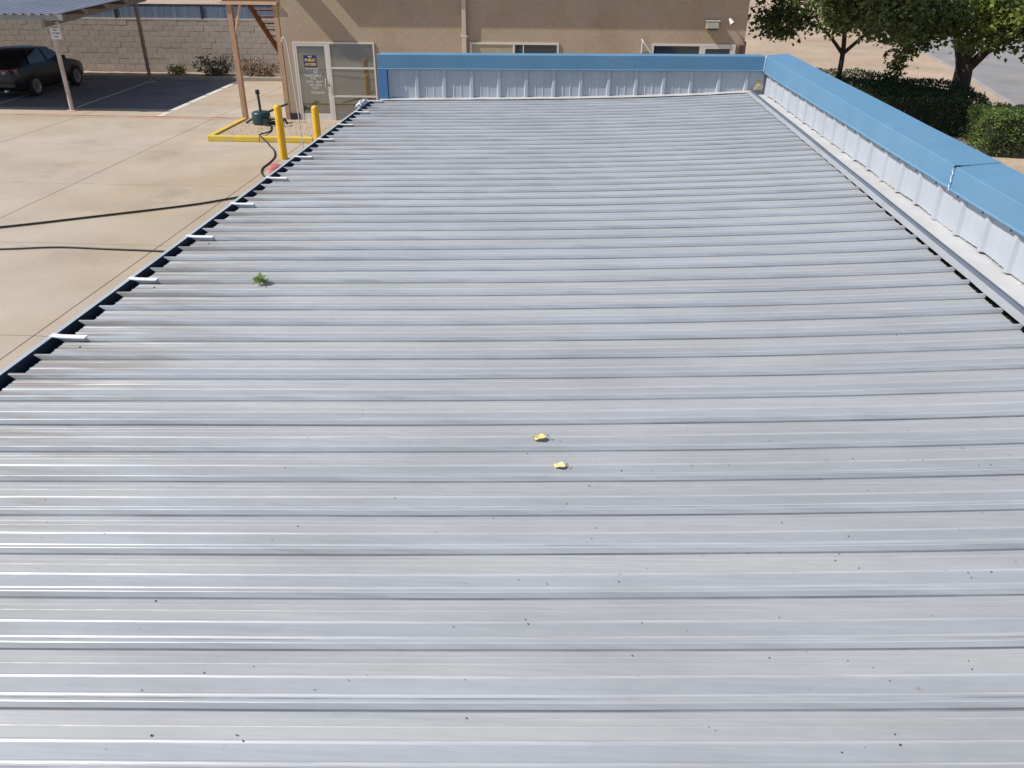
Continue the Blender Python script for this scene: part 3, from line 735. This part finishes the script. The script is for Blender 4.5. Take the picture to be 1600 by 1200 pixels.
pane(w2, 3.62, 4.26, .05, 2.06, M_glassd)
# thin white slanting brace of a folded sign arm beside the right window
b = MB(); b.tube([(1.93, BY-.05, 2.28), (1.98, BY-.10, 2.22), (2.20, BY-.12, 1.95)], .022, 7); b.tube([(1.96, BY-.08, 2.2), (1.96, BY-.03, 1.95)], .03, 7)
o = b.build('wall_bracket', mat('pale_grey_bracket', (.52, .55, .58), .5, var=.08), None); tag(o, 'pale bent wall bracket beside the dark window at the right end of the building', 'bracket')
# wall pack lamp
lp = empty('wall_lamp', (3.72, BY-.1, 2.55), 'grey box shaped wall lamp high on the stucco wall near the building corner', 'lamp')
b = MB(); b.add([(3.56, BY-.002, 2.73), (3.90, BY-.002, 2.73), (3.90, BY-.002, 2.53), (3.56, BY-.002, 2.53), (3.575, BY-.14, 2.715), (3.885, BY-.14, 2.715), (3.885, BY-.17, 2.56), (3.575, BY-.17, 2.56)],
               [(0, 1, 5, 4), (4, 5, 6, 7), (3, 7, 6, 2), (0, 4, 7, 3), (1, 2, 6, 5)]); b.build('housing', M_lampbody, lp, bevel=.012, recalc=True)
b = MB(); b.box(3.60, 3.86, BY-.155, BY-.03, 2.495, 2.534); b.build('lens', M_lens, lp, bevel=.01)
b = MB(); b.box(3.55, 3.91, BY-.15, BY-.002, 2.725, 2.75); b.build('hood', M_frame, lp)
# white tapered sensor on a short arm
sn = empty('security_sensor', (4.2, BY-.1, 2.7), 'small white cone shaped sensor on the stucco wall right of the lamp', 'sensor')
b = MB(); b.tube([(4.14, BY-.13, 2.80), (4.17, BY-.15, 2.75), (4.215, BY-.17, 2.685)], [.028, .045, .062], 12); b.build('sensor_body', M_seal, sn, smooth=40)
b = MB(); b.tube([(4.215, BY-.17, 2.685), (4.224, BY-.175, 2.668)], [.05, .045], 12); b.build('sensor_lens', M_dark, sn)
b = MB(); b.tube([(4.17, BY-.14, 2.74), (4.2, BY-.002, 2.70)], .014, 7); b.build('arm', M_dark, sn)
b = MB(); b.box(4.47, 4.60, BY-.10, BY-.002, 1.7, 2.16); b.box(4.585, 4.635, BY-.16, BY-.104, 1.7, 2.26)
o = b.build('meter_box', M_rust, None, bevel=.01); tag(o, 'rusty brown box on the building corner below the white sensor', 'utility box')

# ------------------------------------------------------------------ timber stair beside the building
stair = empty('timber_stair', (-8.35, 23.5, 0), 'brown timber stair and landing on two tall posts at the building corner', 'stair')
for x, y in ((-9.08, 23.25), (-7.825, 23.27)):
    b = MB(); b.box(x-.066, x+.066, y-.066, y+.066, -.02, 3.05 if x < -8 else 3.06); b.build('post', M_wood, stair, bevel=.006)
b = MB(); b.box(-9.30, -7.745, 23.125, 23.165, 3.036, 3.112); b.build('landing_beam', M_woodlight, stair)
b = MB(); b.box(-9.24, -7.76, 23.174, 23.21, 3.085, 3.34); b.build('rim_board', M_wooddark, stair)
for k in range(7):
    b = MB(); b.box(-9.22, -7.78, 23.22+k*.19, 23.40+k*.19, 3.14, 3.178); b.build('deck_board', M_wood, stair)
b = MB(); b.bar((-8.78, 23.24, 3.03), (-9.075, 23.24, 2.17), .045, .09, up=(0, 1, 0)); b.build('brace', M_woodlight, stair)
def strz(y): return 2.967-(y-24.169)*.685
for x in (-8.95, -7.90):
    b = MB(); y0, y1 = 23.95, 28.3
    b.add([(x-.02, y0, strz(y0)+.26), (x+.02, y0, strz(y0)+.26), (x+.02, y1, strz(y1)+.26), (x-.02, y1, strz(y1)+.26), (x-.02, y0, strz(y0)), (x+.02, y0, strz(y0)), (x+.02, y1, strz(y1)), (x-.02, y1, strz(y1))],
          [(0, 1, 2, 3), (7, 6, 5, 4), (4, 5, 1, 0), (6, 7, 3, 2), (5, 6, 2, 1), (7, 4, 0, 3)]); b.build('stringer', M_wooddark, stair)
for k in range(15):
    y = 24.12+k*.28; z = strz(y)+.17
    b = MB(); b.box(-8.93, -7.92, y, y+.27, z, z+.04); b.build('tread', M_wooddark, stair)

# ------------------------------------------------------------------ block wall and picket fence
bw = empty('block_wall', (-17, 33, 0), 'long tan concrete block wall behind the planting bed', 'wall')
WZ = 1.985; BW, BH = .40, .198
b = MB(); b.box(-34, -8.3, 32.915, 33.09, -.1, WZ-.06); b.build('mortar_core', M_mortar, bw)
bb_ = MB(); bb_.box(-BW/2+.004, BW/2-.004, -.012, .02, .004, BH-.004)
bme = bb_.mesh('block'); 
bm = bmesh.new(); bm.from_mesh(bme); bmesh.ops.bevel(bm, geom=bm.edges[:], offset=.004, segments=1, affect='EDGES'); bm.to_mesh(bme); bm.free()
bme.materials.append(M_block)
nb = 0; rest = MB()
for r in range(10):
    z = -.045+r*.2
    for k in range(66):
        x = -34+.2*(r % 2)+k*.4+.2
        if x > -8.3: continue
        vis = -21.9 < x < -11.0
        if vis and nb < 292:
            inst('block', bme, (x, 32.912+random.uniform(-.004, .004), z), bw, rot=(0, 0, random.uniform(-.006, .006))); nb += 1
        else: rest.box(x-BW/2+.005, x+BW/2-.005, 32.902, 32.93, z+.004, z+BH-.004)
o = rest.build('block_rest', M_block, bw); o['kind'] = 'stuff'
for k in range(52):
    x = -34+.5*k
    b = MB(); b.box(x+.004, x+.492, 32.893, 33.13, WZ-.058, WZ+.004); b.build('cap_stone', M_block, bw, bevel=.006)
pf = empty('picket_fence', (-17, 33.2, 2), 'slate blue picket fence on top of the block wall', 'fence')
pm = MB().box(-.056, .056, -.01, .01, 0, .44).mesh('picket'); pm.materials.append(M_fence)
for k in range(150):
    x = -26.5+k*.118
    if x < -8.6: inst('picket', pm, (x, 33.0+(.0 if k % 2 else .004), WZ+.022), pf, scale=(random.uniform(.97, 1.04), 1, random.uniform(.98, 1.01)))
for z in (2.03, 2.42):
    b = MB(); b.box(-26.6, -8.5, 33.018, 33.05, z, z+.05); b.build('rail', M_fence, pf)
b = MB(); b.box(-26.6, -8.5, 32.975, 33.04, 2.474, 2.498); b.build('top_rail', M_dark, pf)
for x in (-24.3, -20.9, -17.4, -14.0, -10.6):
    b = MB(); b.box(x-.04, x+.04, 32.955, 32.99, WZ+.003, 2.47); b.build('fence_post', M_dark, pf)

# ------------------------------------------------------------------ carport
cp = empty('carport', (-16, 27.5, 0), 'steel carport with a grey ribbed roof over the parking bays', 'carport')
KX = -.073
def cx(y, x0): return x0+KX*(y-24.57)
for bay_i in range(0, 3):
    dx = -5.6*bay_i
    for y in (24.57, 30.7):
        x = cx(y, -14.95)+dx
        b = MB(); b.tube([(x, y, -.01), (x, y, 2.50 if y < 26 else 2.66)], .062, 14); o = b.build('post', M_steel if y < 26 else M_postbrown, cp, smooth=40)
        b = MB(); b.box(x-.15, x+.15, y-.13, y+.13, -.008, .018); b.build('base_plate', M_steel, o)
    a = Vector((cx(23.95, -14.86)+dx, 23.95, 2.47)); c = Vector((cx(31.4, -14.86)+dx, 31.4, 2.78))
    b = MB(); b.bar(a, c, .10, .20); b.build('beam', M_greybeam, cp)
def roofz(y): return 2.705+.0365*(y-24.05)
for y in (24.16, 25.6, 27.1, 28.6, 30.1, 31.4):
    b = MB(); b.bar((cx(y, -14.27)+.03, y, roofz(y)-.085), (-30, y, roofz(y)-.085), .07, .12); b.build('purlin', M_brownsteel, cp)
# front gutter fascia
b = MB(); b.box(-30, -14.24, 23.985, 24.06, 2.545, 2.69); b.build('fascia', mat('grey_fascia', (.30, .30, .29), .6, .1, var=.1, scale=2), cp)
cpp = [(0, 0), (.05, .035), (.12, .035), (.17, 0)]
RQ = .27
x = -14.42; nsh = 0
while x > -30:
    b = MB(); pts = []
    for r in range(4):
        for s_, h in cpp: pts.append((r*RQ+s_, h))
    pts.append((4*RQ, 0)); ny = 12
    for i in range(ny+1):
        y = 23.94+7.8*i/ny
        for s_, h in pts: b.v.append((x-s_+KX*(y-24.05), y, roofz(y)+h-.008+.006*noise.noise(Vector((x-s_, y*.6, 0)))))
    n = len(pts)
    for i in range(ny):
        for j in range(n-1):
            a = i*n+j; b.face([a, a+n, a+n+1, a+1])
    o = b.build('roof_sheet', M_carroof, cp)
    sol = o.modifiers.new('thick', 'SOLIDIFY'); sol.thickness = .004
    x -= 4*RQ
sg = empty('parking_sign', (-14.83, 24.48, 2.25), 'small white notice with black lettering on the front carport post', 'sign')
b = MB(); b.box(-14.985, -14.675, 24.482, 24.488, 2.01, 2.475); b.build('panel', M_signw, sg, bevel=.001)
for body, z, s_ in (('RESERVED', 2.415, .052), ('PARKING', 2.335, .060), ('FOR', 2.255, .058), ('CUSTOMERS', 2.170, .046), ('ONLY', 2.080, .055)):
    text_mesh(body, s_, M_ink, 'lettering', sg, (-14.83, 24.479, z), bold=.0016)
b = MB(); b.box(-14.90, -14.76, 24.489, 24.52, 2.475, 2.535); b.build('clamp', M_dark, sg)

# ------------------------------------------------------------------ parked car
car = empty('parked_car', (-18.47, 28.4, 0), 'dark saloon car parked nose in under the carport', 'car')
CX, CY = -18.46, 26.28
def loft(stations, name, m, parent, smooth=38):
    b = MB(); n = None
    for y, ring in stations:
        pts = [(CX+x, CY+y, z) for x, z in ring]; n = len(pts); b.v += pts
    for i in range(len(stations)-1):
        for k in range(n): b.face([i*n+k, i*n+(k+1) % n, (i+1)*n+(k+1) % n, (i+1)*n+k])
    b.face([k for k in range(n)][::-1]); b.face([(len(stations)-1)*n+k for k in range(n)])
    return b.build(name, m, parent, smooth=smooth, recalc=True)
def ring(hw, z0, z1, crown=.03, sh=.06):
    h = z1-z0
    half = [(0, z0), (hw*.80, z0), (hw*.96, z0+h*.12), (hw, z0+h*.40), (hw*.995, z0+h*.66), (hw*.96, z0+h*.86), (hw*.90, z1-.012), (hw*.70, z1+crown*.5), (0, z1+crown)]
    return half + [(-x, z) for x, z in half[1:-1]][::-1]
ST = [(0, .70, .40, .78), (.05, .76, .30, .90), (.16, .80, .24, .955), (.45, .835, .20, .975), (.9, .85, .19, .955), (1.7, .855, .18, .94), (2.6, .855, .18, .94), (3.2, .85, .19, .93), (3.7, .835, .20, .86), (4.05, .79, .23, .78), (4.26, .70, .30, .69), (4.34, .60, .38, .60)]
loft([(y, ring(hw, z0, z1)) for y, hw, z0, z1 in ST], 'body', M_carp, car)
def gring(hw, hr, zb, zt):
    half = [(0, zb-.02), (hw, zb-.02), (hw*.985, zb+.02), (hr+(hw-hr)*.35, zb+(zt-zb)*.62), (hr, zt-.03), (hr*.85, zt), (0, zt+.022)]
    return half + [(-x, z) for x, z in half[1:-1]][::-1]
loft([(.42, gring(.70, .62, .94, .985)), (.62, gring(.74, .58, .94, 1.13)), (.95, gring(.77, .565, .94, 1.34)), (1.35, gring(.78, .575, .94, 1.425)), (1.9, gring(.785, .58, .94, 1.44)), (2.4, gring(.78, .57, .94, 1.40)), (2.85, gring(.77, .575, .93, 1.24)), (3.3, gring(.72, .63, .92, .965))], 'cabin', M_carp, car)
# side glass, rear screen and windscreen a few mm proud
for sgn in (1, -1):
    for (ya, yb, zta, ztb) in ((1.02, 1.95, 1.335, 1.39), (2.03, 2.86, 1.385, 1.19)):
        b = MB(); e = .004
        def sp_(y, t):
            zt = 1.33+(y-1.0)*.08 if y < 1.6 else (1.385 if y < 2.3 else 1.385-(y-2.3)*.36)
            z = .985+(zt-.985)*t; x = .79-.215*((z-.94)/.5)**1.15
            return (CX+sgn*(x+e), CY+y, z)
        b.grid(lambda u, v: sp_(ya+(yb-ya)*u+(.10*v if ya < 1.5 else 0)*(1-u)-(0 if ya < 2 else .22*v*u), v), 6, 5)
        b.build('side_window', M_carglass, car, smooth=40)
b = MB(); b.grid(lambda u, v: (CX+(-.60+1.2*u)*(1-.10*v), CY+.475+.42*v, 1.002+.33*v+.022*(1-(2*u-1)**2)), 8, 6); b.build('rear_window', M_carglass, car, smooth=40)
b = MB(); b.grid(lambda u, v: (CX+(-.62+1.24*u)*(1-.12*v), CY+3.26-.76*v, .975+.40*v+.03*(1-(2*u-1)**2)), 8, 6); b.build('windscreen', M_carglass, car, smooth=40)
for sgn in (1, -1):
    b = MB(); b.grid(lambda u, v: (CX+sgn*(.40+.42*u), CY-.020+.02*u+.20*u**3+.03*v, .775+.135*v+.01*u), 8, 4); o = b.build('tail_lamp', M_tail, car, smooth=40)
    b = MB(); b.grid(lambda u, v: (CX+sgn*(.44+.10*u), CY-.030+.03*v, .785+.07*v), 3, 3); b.build('reversing_lens', M_clear, o)
    for y in (.95, 3.42):
        x = CX+sgn*.80
        b = MB(); prof = [(.30, -.095), (.315, -.07), (.318, 0), (.315, .06), (.295, .088), (.22, .09)]
        b.lathe([(.10, -.095)]+prof+[(.10, .075)], 28); o = b.build('wheel', M_tyre, car, smooth=35)
        o.data.transform(Matrix.Translation((x, CY+y, .315)) @ Matrix.Rotation(sgn*PI/2, 4, 'Y'))
        b = MB(); b.lathe([(.05, .076), (.21, .080), (.222, .094), (.205, .097), (.19, .088), (.05, .083)], 28)
        for k in range(7):
            a = 2*PI*k/7; d = Vector((math.cos(a), math.sin(a), 0)); b.bar(d*.03+Vector((0, 0, .094)), d*.2+Vector((0, 0, .096)), .03, .016)
        r_ = b.build('rim', M_rim, o, smooth=35); r_.data.transform(Matrix.Translation((x, CY+y, .315)) @ Matrix.Rotation(sgn*PI/2, 4, 'Y'))
        b = MB()
        b.lathe([(.355, -.012), (.36, .014), (.33, .02), (.31, .012)], 32); o = b.build('wheel_arch', M_rubber, car); o.data.transform(Matrix.Translation((CX+sgn*.842, CY+y, .34)) @ Matrix.Rotation(sgn*PI/2, 4, 'Y'))
    b = MB(); b.box(CX+sgn*.88-.07, CX+sgn*.88+.07, CY+2.78, CY+2.88, .96, 1.08); b.build('mirror', M_carp, car, bevel=.025)
    for y in (1.98,):
        b = MB(); b.box(CX+sgn*.858-.004, CX+sgn*.858+.004, CY+y+.12, CY+y+.28, .80, .825); b.build('door_handle', M_carp, car)
        b = MB(); b.box(CX+sgn*.858-.004, CX+sgn*.858+.004, CY+y-.9, CY+y-.72, .80, .825); b.build('door_handle', M_carp, car)
b = MB(); b.tube([(CX+.42, CY+.1, .27), (CX+.42, CY-.05, .27)], .035, 12); b.build('exhaust_tip', M_strap, car)
b = MB(); b.box(CX-.77, CX+.77, CY-.05, CY+.10, .36, .52); b.build('rear_bumper', M_carp, car, bevel=.04)
b = MB(); b.box(CX-.17, CX+.17, CY-.028, CY-.02, .70, .83); b.build('number_plate', M_signw, car)

# ------------------------------------------------------------------ bollards, drum, cables and small things on the lot
for (x, y, h, lab) in ((-6.55, 18.75, 1.215, 'taller yellow bollard nearer the gutter with a red tub in front of it'), (-6.16, 20.30, .95, 'shorter yellow bollard in front of the glass door')):
    b = MB(); r = .088
    b.lathe([(r, -.02), (r, h-.06), (r*.92, h-.025), (r*.7, h-.005), (r*.3, h+.008), (.01, h+.01)], 24, (x, y, 0))
    o = b.build('bollard', M_yellow, None, smooth=40); tag(o, lab, 'bollard', 'yellow bollards beside the canopy')
b = MB(); b.lathe([(.155, 0), (.165, .02), (.160, .05), (.150, .15), (.135, .185), (.09, .20), (.02, .203)], 26, (-6.27, 17.35, .0)); o = b.build('red_tub', M_red, None, smooth=40); tag(o, 'faded red upturned plastic tub on the concrete in front of the taller bollard', 'tub')
dr_ = empty('drum', (-8.35, 22.45, .1), 'dark teal plastic drum with a black upright pipe standing on the kerbed island', 'drum')
b = MB(); b.lathe([(.225, 0), (.245, .02), (.25, .08), (.245, .10), (.25, .12), (.25, .19), (.245, .21), (.25, .23), (.245, .30), (.20, .335), (.05, .345)], 28, (-8.33, 22.45, .095)); b.build('tank', M_teal, dr_, smooth=50)
b = MB(); b.tube([(-8.33, 22.45, .43), (-8.335, 22.46, .60), (-8.345, 22.46, .90)], .034, 12); b.build('pipe', M_dark, dr_, smooth=40)
b = MB(); b.tube([(-8.347, 22.46, .88), (-8.35, 22.46, .985)], .058, 12); b.build('pipe_cap', M_dark, dr_, smooth=40)
b = MB(); b.tube([(-8.80, 22.50, .11), (-8.62, 22.56, .22), (-7.64, 22.72, .60)], .034, 8); o = b.build('black_bar', M_dark, None); tag(o, 'black bar leaning at a slant behind the teal drum towards the stair post', 'bar')
# little tangle of hose and a green nozzle beside the drum
hs = empty('garden_hose', (-7.95, 22.2, .1), 'black and yellow green hose tangle lying beside the teal drum', 'hose')
b = MB(); pts = [(-8.02+.17*math.cos(t*.5)*(1+.15*math.sin(t)), 22.25+.15*math.sin(t*.5), .115+.012*t*.35) for t in range(0, 40)]; b.tube(pts, .016, 7); b.build('coil', M_rubber, hs)
b = MB(); pts = [(-7.93+.12*math.cos(t*.5), 22.32+.10*math.sin(t*.5), .12+.009*t) for t in range(0, 22)]; b.tube(pts, .015, 7); b.build('coil', mat('yellow_green_hose', (.34, .36, .06), .5, var=.1), hs)
b = MB(); b.bar((-7.72, 22.1, .12), (-7.60, 22.2, .30), .06, .05); b.bar((-7.60, 22.2, .3), (-7.52, 22.15, .16), .04, .04); b.build('nozzle', M_dark, hs)
def spline(pts, n=10):
    pts = [Vector(p) for p in pts]; out = []
    for i in range(len(pts)-1):
        p0, p1, p2, p3 = pts[max(i-1, 0)], pts[i], pts[i+1], pts[min(i+2, len(pts)-1)]
        for k in range(n):
            t = k/n; out.append(.5*((2*p1)+(p2-p0)*t+(2*p0-5*p1+4*p2-p3)*t*t+(3*p1-p0-3*p2+p3)*t**3))
    out.append(pts[-1]); return out
def cable(name, pts, r, label, m=M_rubber):
    b = MB(); b.tube(spline(pts), r, 8); o = b.build(name, m, None, smooth=60); return tag(o, label, 'cable')
cable('cable', [(-15, 10.6, .024), (-11.6, 12.3, .024), (-9.82, 13.11, .024), (-8.49, 13.87, .024), (-7.06, 14.74, .024), (-6.2, 15.45, .024), (-4.6, 16.3, .024), (-2.6, 16.7, .024)], .019, 'upper black hose cable running across the concrete to the gutter')
cable('cable', [(-14, 11.2, .02), (-10.6, 11.85, .02), (-9.09, 12.0, .02), (-8.22, 12.16, .02), (-7.34, 12.13, .02), (-6.3, 12.08, .02), (-4.4, 11.9, .02), (-2.4, 12.0, .02)], .014, 'lower thin black cable lying on the concrete nearer the camera')
cable('cable', [(-8.0, 22.2, .13), (-7.75, 21.4, .115), (-7.78, 20.75, .16), (-7.72, 20.55, .16), (-7.50, 20.40, .02), (-7.36, 20.12, .018), (-7.06, 19.57, .018), (-6.82, 18.89, .018), (-6.74, 18.31, .018), (-6.72, 17.77, .018), (-6.58, 17.3, .018), (-6.3, 16.9, .018), (-5.6, 16.5, .018)], .018, 'black cable winding over the yellow kerb past the tall bollard')
b = MB(); b.tube(spline([(-6.20, 19.2, -.01), (-6.23, 19.2, .9), (-6.27, 19.2, 1.8), (-6.31, 19.2, 2.45), (-6.345, 19.2, 2.58), (-6.40, 19.2, 2.57), (-6.42, 19.2, 2.50)]), .013, 8)
o = b.build('hook_pole', mat('thin_white_pole_paint', (.60, .57, .56), .5, var=.05), None, smooth=60); tag(o, 'thin white pole with a hooked top standing in front of the glass door', 'pole')

# ------------------------------------------------------------------ shrubs by the wall
def leaves(n, fn, size, m, name, parent, asp=.5, droop=.25, seed=1):
    r = random.Random(seed); b = MB(); V = b.v; Fc = b.f
    for k in range(n):
        res = fn(r)
        if res is None: continue
        p, out = res; p = Vector(p); out = Vector(out)
        d = (out*.7+Vector((r.gauss(0, 1), r.gauss(0, 1), r.gauss(0, .8)-droop))).normalized()
        t = d.cross(Vector((r.gauss(0, 1), r.gauss(0, 1), r.gauss(0, 1)+.8))).normalized(); nn = d.cross(t)
        L = size*r.uniform(.6, 1.35); W = L*asp*.5
        o = len(V)
        V.append(tuple(p)); V.append(tuple(p+d*L*.45+t*W+nn*L*.07)); V.append(tuple(p+d*L-nn*L*.08)); V.append(tuple(p+d*L*.45-t*W+nn*L*.07))
        Fc.append([o, o+1, o+2]); Fc.append([o, o+2, o+3])
    b.mi = [0]*len(Fc)
    return b.build(name, m, parent)
def shrub(name, x, y, rx, rz, n, size, m, label, twig=M_bark, seed=3, cat='shrub'):
    e = empty(name, (x, y, .08), label, cat, 'shrubs in the planting bed')
    rr = random.Random(seed)
    def fn(r):
        a = r.uniform(0, 2*PI); q = r.random()**.5; zz = r.random()
        d = Vector((math.cos(a)*q, math.sin(a)*q, 0))
        bump = 1+.5*noise.noise(Vector((d.x*2.3+seed, d.y*2.3, zz*2)))
        return (Vector((x+d.x*rx*bump*(.5+.7*zz*(1.25-zz)*2), y+d.y*.4*bump, .08+rz*zz*bump*.9)), d+Vector((0, 0, .5)))
    leaves(n, fn, size, m, 'foliage', e, seed=seed)
    b = MB()
    for k in range(11):
        a = rr.uniform(0, 2*PI); q = rr.uniform(.3, .95); b.tube([(x, y, .05), (x+.5*q*rx*math.cos(a), y+.2*math.sin(a), .08+rz*.5), (x+q*rx*1.05*math.cos(a), y+.35*q*math.sin(a), .08+rz*rr.uniform(.75, 1.1))], [.014, .009, .004], 5)
    b.build('twigs', twig, e)
shrub('shrub', -15.0, 32.2, .30, .36, 330, .10, M_shruby, 'small yellowish shrub by the block wall left of the larger bushes', seed=5)
shrub('shrub', -13.45, 32.15, .72, .68, 900, .11, M_shrubd, 'big dark olive bush by the block wall left of the stair post', seed=8)
shrub('shrub', -12.05, 32.15, .42, .62, 420, .10, M_shruby if False else M_shrubb, 'upright dry brown bush between the stair posts', seed=13)
shrub('shrub', -11.45, 32.1, .40, .42, 420, .10, M_shrubb, 'low dry brown bush next to the right stair post', seed=21)

# ------------------------------------------------------------------ hedges and trees on the right
def hedge(name, poly, h, n, size, m, label, seed, hvar=.12):
    """poly: footprint (convex); foliage fills a shell just inside it around a core of dark twigs"""
    cx_ = sum(p[0] for p in poly)/len(poly); cy_ = sum(p[1] for p in poly)/len(poly)
    e = empty(name, (cx_, cy_, 0), label, 'hedge', 'clipped hedges beside the road')
    def inside(x, y):
        for i in range(len(poly)):
            ax, ay = poly[i]; bx, by = poly[(i+1) % len(poly)]
            if (bx-ax)*(y-ay)-(by-ay)*(x-ax) < 0: return False
        return True
    def top(x, y): return h*(1+hvar*noise.noise(Vector((x*.8, y*.8, seed)))+.06*noise.noise(Vector((x*3, y*3, seed))))
    def fn(r):
        k = r.random()
        if k < .5:
            for _ in range(20):
                x = r.uniform(min(p[0] for p in poly), max(p[0] for p in poly)); y = r.uniform(min(p[1] for p in poly), max(p[1] for p in poly))
                if inside(x, y): return (Vector((x, y, top(x, y)-.12*r.random()**1.5-.04)), Vector((0, 0, 1)))
            return None
        L = [math.dist(poly[i], poly[(i+1) % len(poly)]) for i in range(len(poly))]
        i = r.choices(range(len(poly)), L)[0]; t = r.random(); a = Vector(poly[i]); c = Vector(poly[(i+1) % len(poly)]); p = a.lerp(c, t)
        nrm = Vector((c.y-a.y, a.x-c.x)).normalized(); z = r.random()**.8
        bl = .16*noise.noise(Vector((p.x*1.7, p.y*1.7, z*2+seed)))-.10*(z > .85)*(z-.85)/.15
        p = p+nrm*(bl-.10*r.random()**1.5)
        return (Vector((p.x, p.y, .04+z*(top(p.x, p.y)-.08))), Vector((nrm.x, nrm.y, .2)))
    leaves(n, fn, size, m, 'foliage', e, seed=seed)
    s = .86; b = MB(); k = len(poly); vs = [(cx_+(x-cx_)*s, cy_+(y-cy_)*s, z) for z in (-.05, h*.80) for x, y in poly]
    b.add(vs, [list(range(k, 2*k))]+[[i, (i+1) % k, k+(i+1) % k, k+i] for i in range(k)]); b.build('inner_twigs', M_hcore, e)
    return e
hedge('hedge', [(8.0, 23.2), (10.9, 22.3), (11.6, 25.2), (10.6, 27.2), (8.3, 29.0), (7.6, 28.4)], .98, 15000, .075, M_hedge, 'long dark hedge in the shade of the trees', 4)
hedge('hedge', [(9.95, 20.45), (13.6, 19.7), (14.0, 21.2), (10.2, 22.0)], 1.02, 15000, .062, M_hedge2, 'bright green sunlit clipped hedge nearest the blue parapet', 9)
def tree(name, base, segs, crown_blobs, n, size, m, label, seed, extra=()):
    e = empty(name, base, label, 'tree', 'shade trees beside the road')
    b = MB()
    for pts, rs in segs: b.tube(spline(pts, 5), [rs[0]+(rs[1]-rs[0])*i/(5*(len(pts)-1)) for i in range(5*(len(pts)-1)+1)], 10)
    b.build('trunk', M_bark, e, smooth=60)
    for pts, rs in extra:
        b = MB(); b.tube(spline(pts, 5), [rs[0]+(rs[1]-rs[0])*i/(5*(len(pts)-1)) for i in range(5*(len(pts)-1)+1)], 7); b.build('branch', M_palebranch, e, smooth=60)
    r0 = random.Random(seed); cl = []
    for (c, rad, k) in crown_blobs:
        for q in range(k):
            while True:
                p = Vector((r0.uniform(-1, 1), r0.uniform(-1, 1), r0.uniform(-1, 1)))
                if .35 < p.length < 1: break
            cl.append((Vector((c[0]+p.x*rad[0], c[1]+p.y*rad[1], c[2]+p.z*rad[2])), r0.uniform(.28, .55)))
    def fn(r):
        c, q = r.choice(cl); d = Vector((r.gauss(0, 1), r.gauss(0, 1), r.gauss(0, .75)))
        d = d.normalized()*q*r.random()**.45
        return (c+d, d.normalized()+Vector((0, 0, .2)))
    leaves(n, fn, size, m, 'crown', e, asp=.62, droop=.35, seed=seed)
    return e
tree('tree', (8.35, 27, 0), [([(8.35, 27, -.05), (8.37, 27, .9), (8.33, 26.9, 1.7), (8.2, 26.8, 2.6)], (.095, .06)), ([(8.34, 26.9, 1.6), (8.9, 26.5, 2.3), (9.6, 26.2, 3.0)], (.06, .025)), ([(8.33, 26.9, 1.6), (7.5, 26.4, 2.3), (6.6, 26., 2.6)], (.06, .02))],
     [((7.5, 25.2, 3.45), (2.2, 2.2, .95), 66), ((9.0, 25.0, 3.0), (1.7, 2.0, .95), 56), ((6.2, 25.6, 2.6), (1.0, 1.0, .35), 13), ((8.3, 23.4, 3.6), (1.6, 1.2, 1.2), 34), ((6.9, 21.9, 4.6), (2.3, 1.6, .7), 70)], 22000, .15, M_tree,  # last blob sits above the view, added to shade the hedge
     'slim trunked tree with a wide dark crown nearest the building corner', 31)
tree('tree', (12.1, 27, 0), [([(12.05, 27, -.05), (12.08, 27, .7), (12.05, 27, 1.35)], (.30, .24)), ([(12.03, 27, 1.15), (11.65, 26.8, 1.9), (11.1, 26.5, 2.9)], (.19, .08)), ([(12.1, 27, 1.15), (12.65, 26.9, 1.85), (13.3, 26.7, 2.7)], (.17, .07)), ([(12.05, 27, 1.2), (12.1, 26.9, 2.0), (12.3, 26.7, 3.0)], (.14, .06))],
     [((11.4, 25.5, 2.95), (1.8, 2.0, .95), 62), ((13.4, 25.4, 3.0), (2.0, 2.2, 1.15), 62), ((14.4, 24.2, 2.5), (1.3, 1.5, .95), 42), ((12.2, 23.8, 3.1), (1.8, 1.2, .9), 34), ((10.2, 25.4, 2.6), (.8, .9, .5), 14)], 21000, .15, M_tree2,
     'stout forked tree with a brighter green crown beside the road', 47,
     extra=[([(12.0, 25.6, 2.35), (11.4, 25.2, 2.2), (10.9, 25.0, 2.12)], (.035, .018)), ([(10.7, 25.6, 2.5), (10.1, 25.2, 2.35), (9.6, 25., 2.4)], (.03, .015))])
# sucker growth rising out of the hedge between the two trunks
e = empty('sapling', (10.4, 27.2, 0), 'leafy green shoots rising out of the dark hedge between the two tree trunks', 'sapling')
def fn(r):
    z = r.random(); return (Vector((9.75+.35*z+r.gauss(0, .16), 26.6+r.gauss(0, .15), .85+.95*z)), Vector((r.gauss(0, 1), r.gauss(0, 1), .3)))
leaves(420, fn, .13, M_tree2, 'foliage', e, asp=.6, seed=77)
b = MB(); b.tube([(9.8, 26.6, .6), (9.95, 26.6, 1.2), (10.1, 26.6, 1.8)], [.02, .015, .008], 6); b.tube([(9.7, 26.6, .6), (9.6, 26.6, 1.2)], [.015, .008], 6); b.build('stems', M_bark, e)
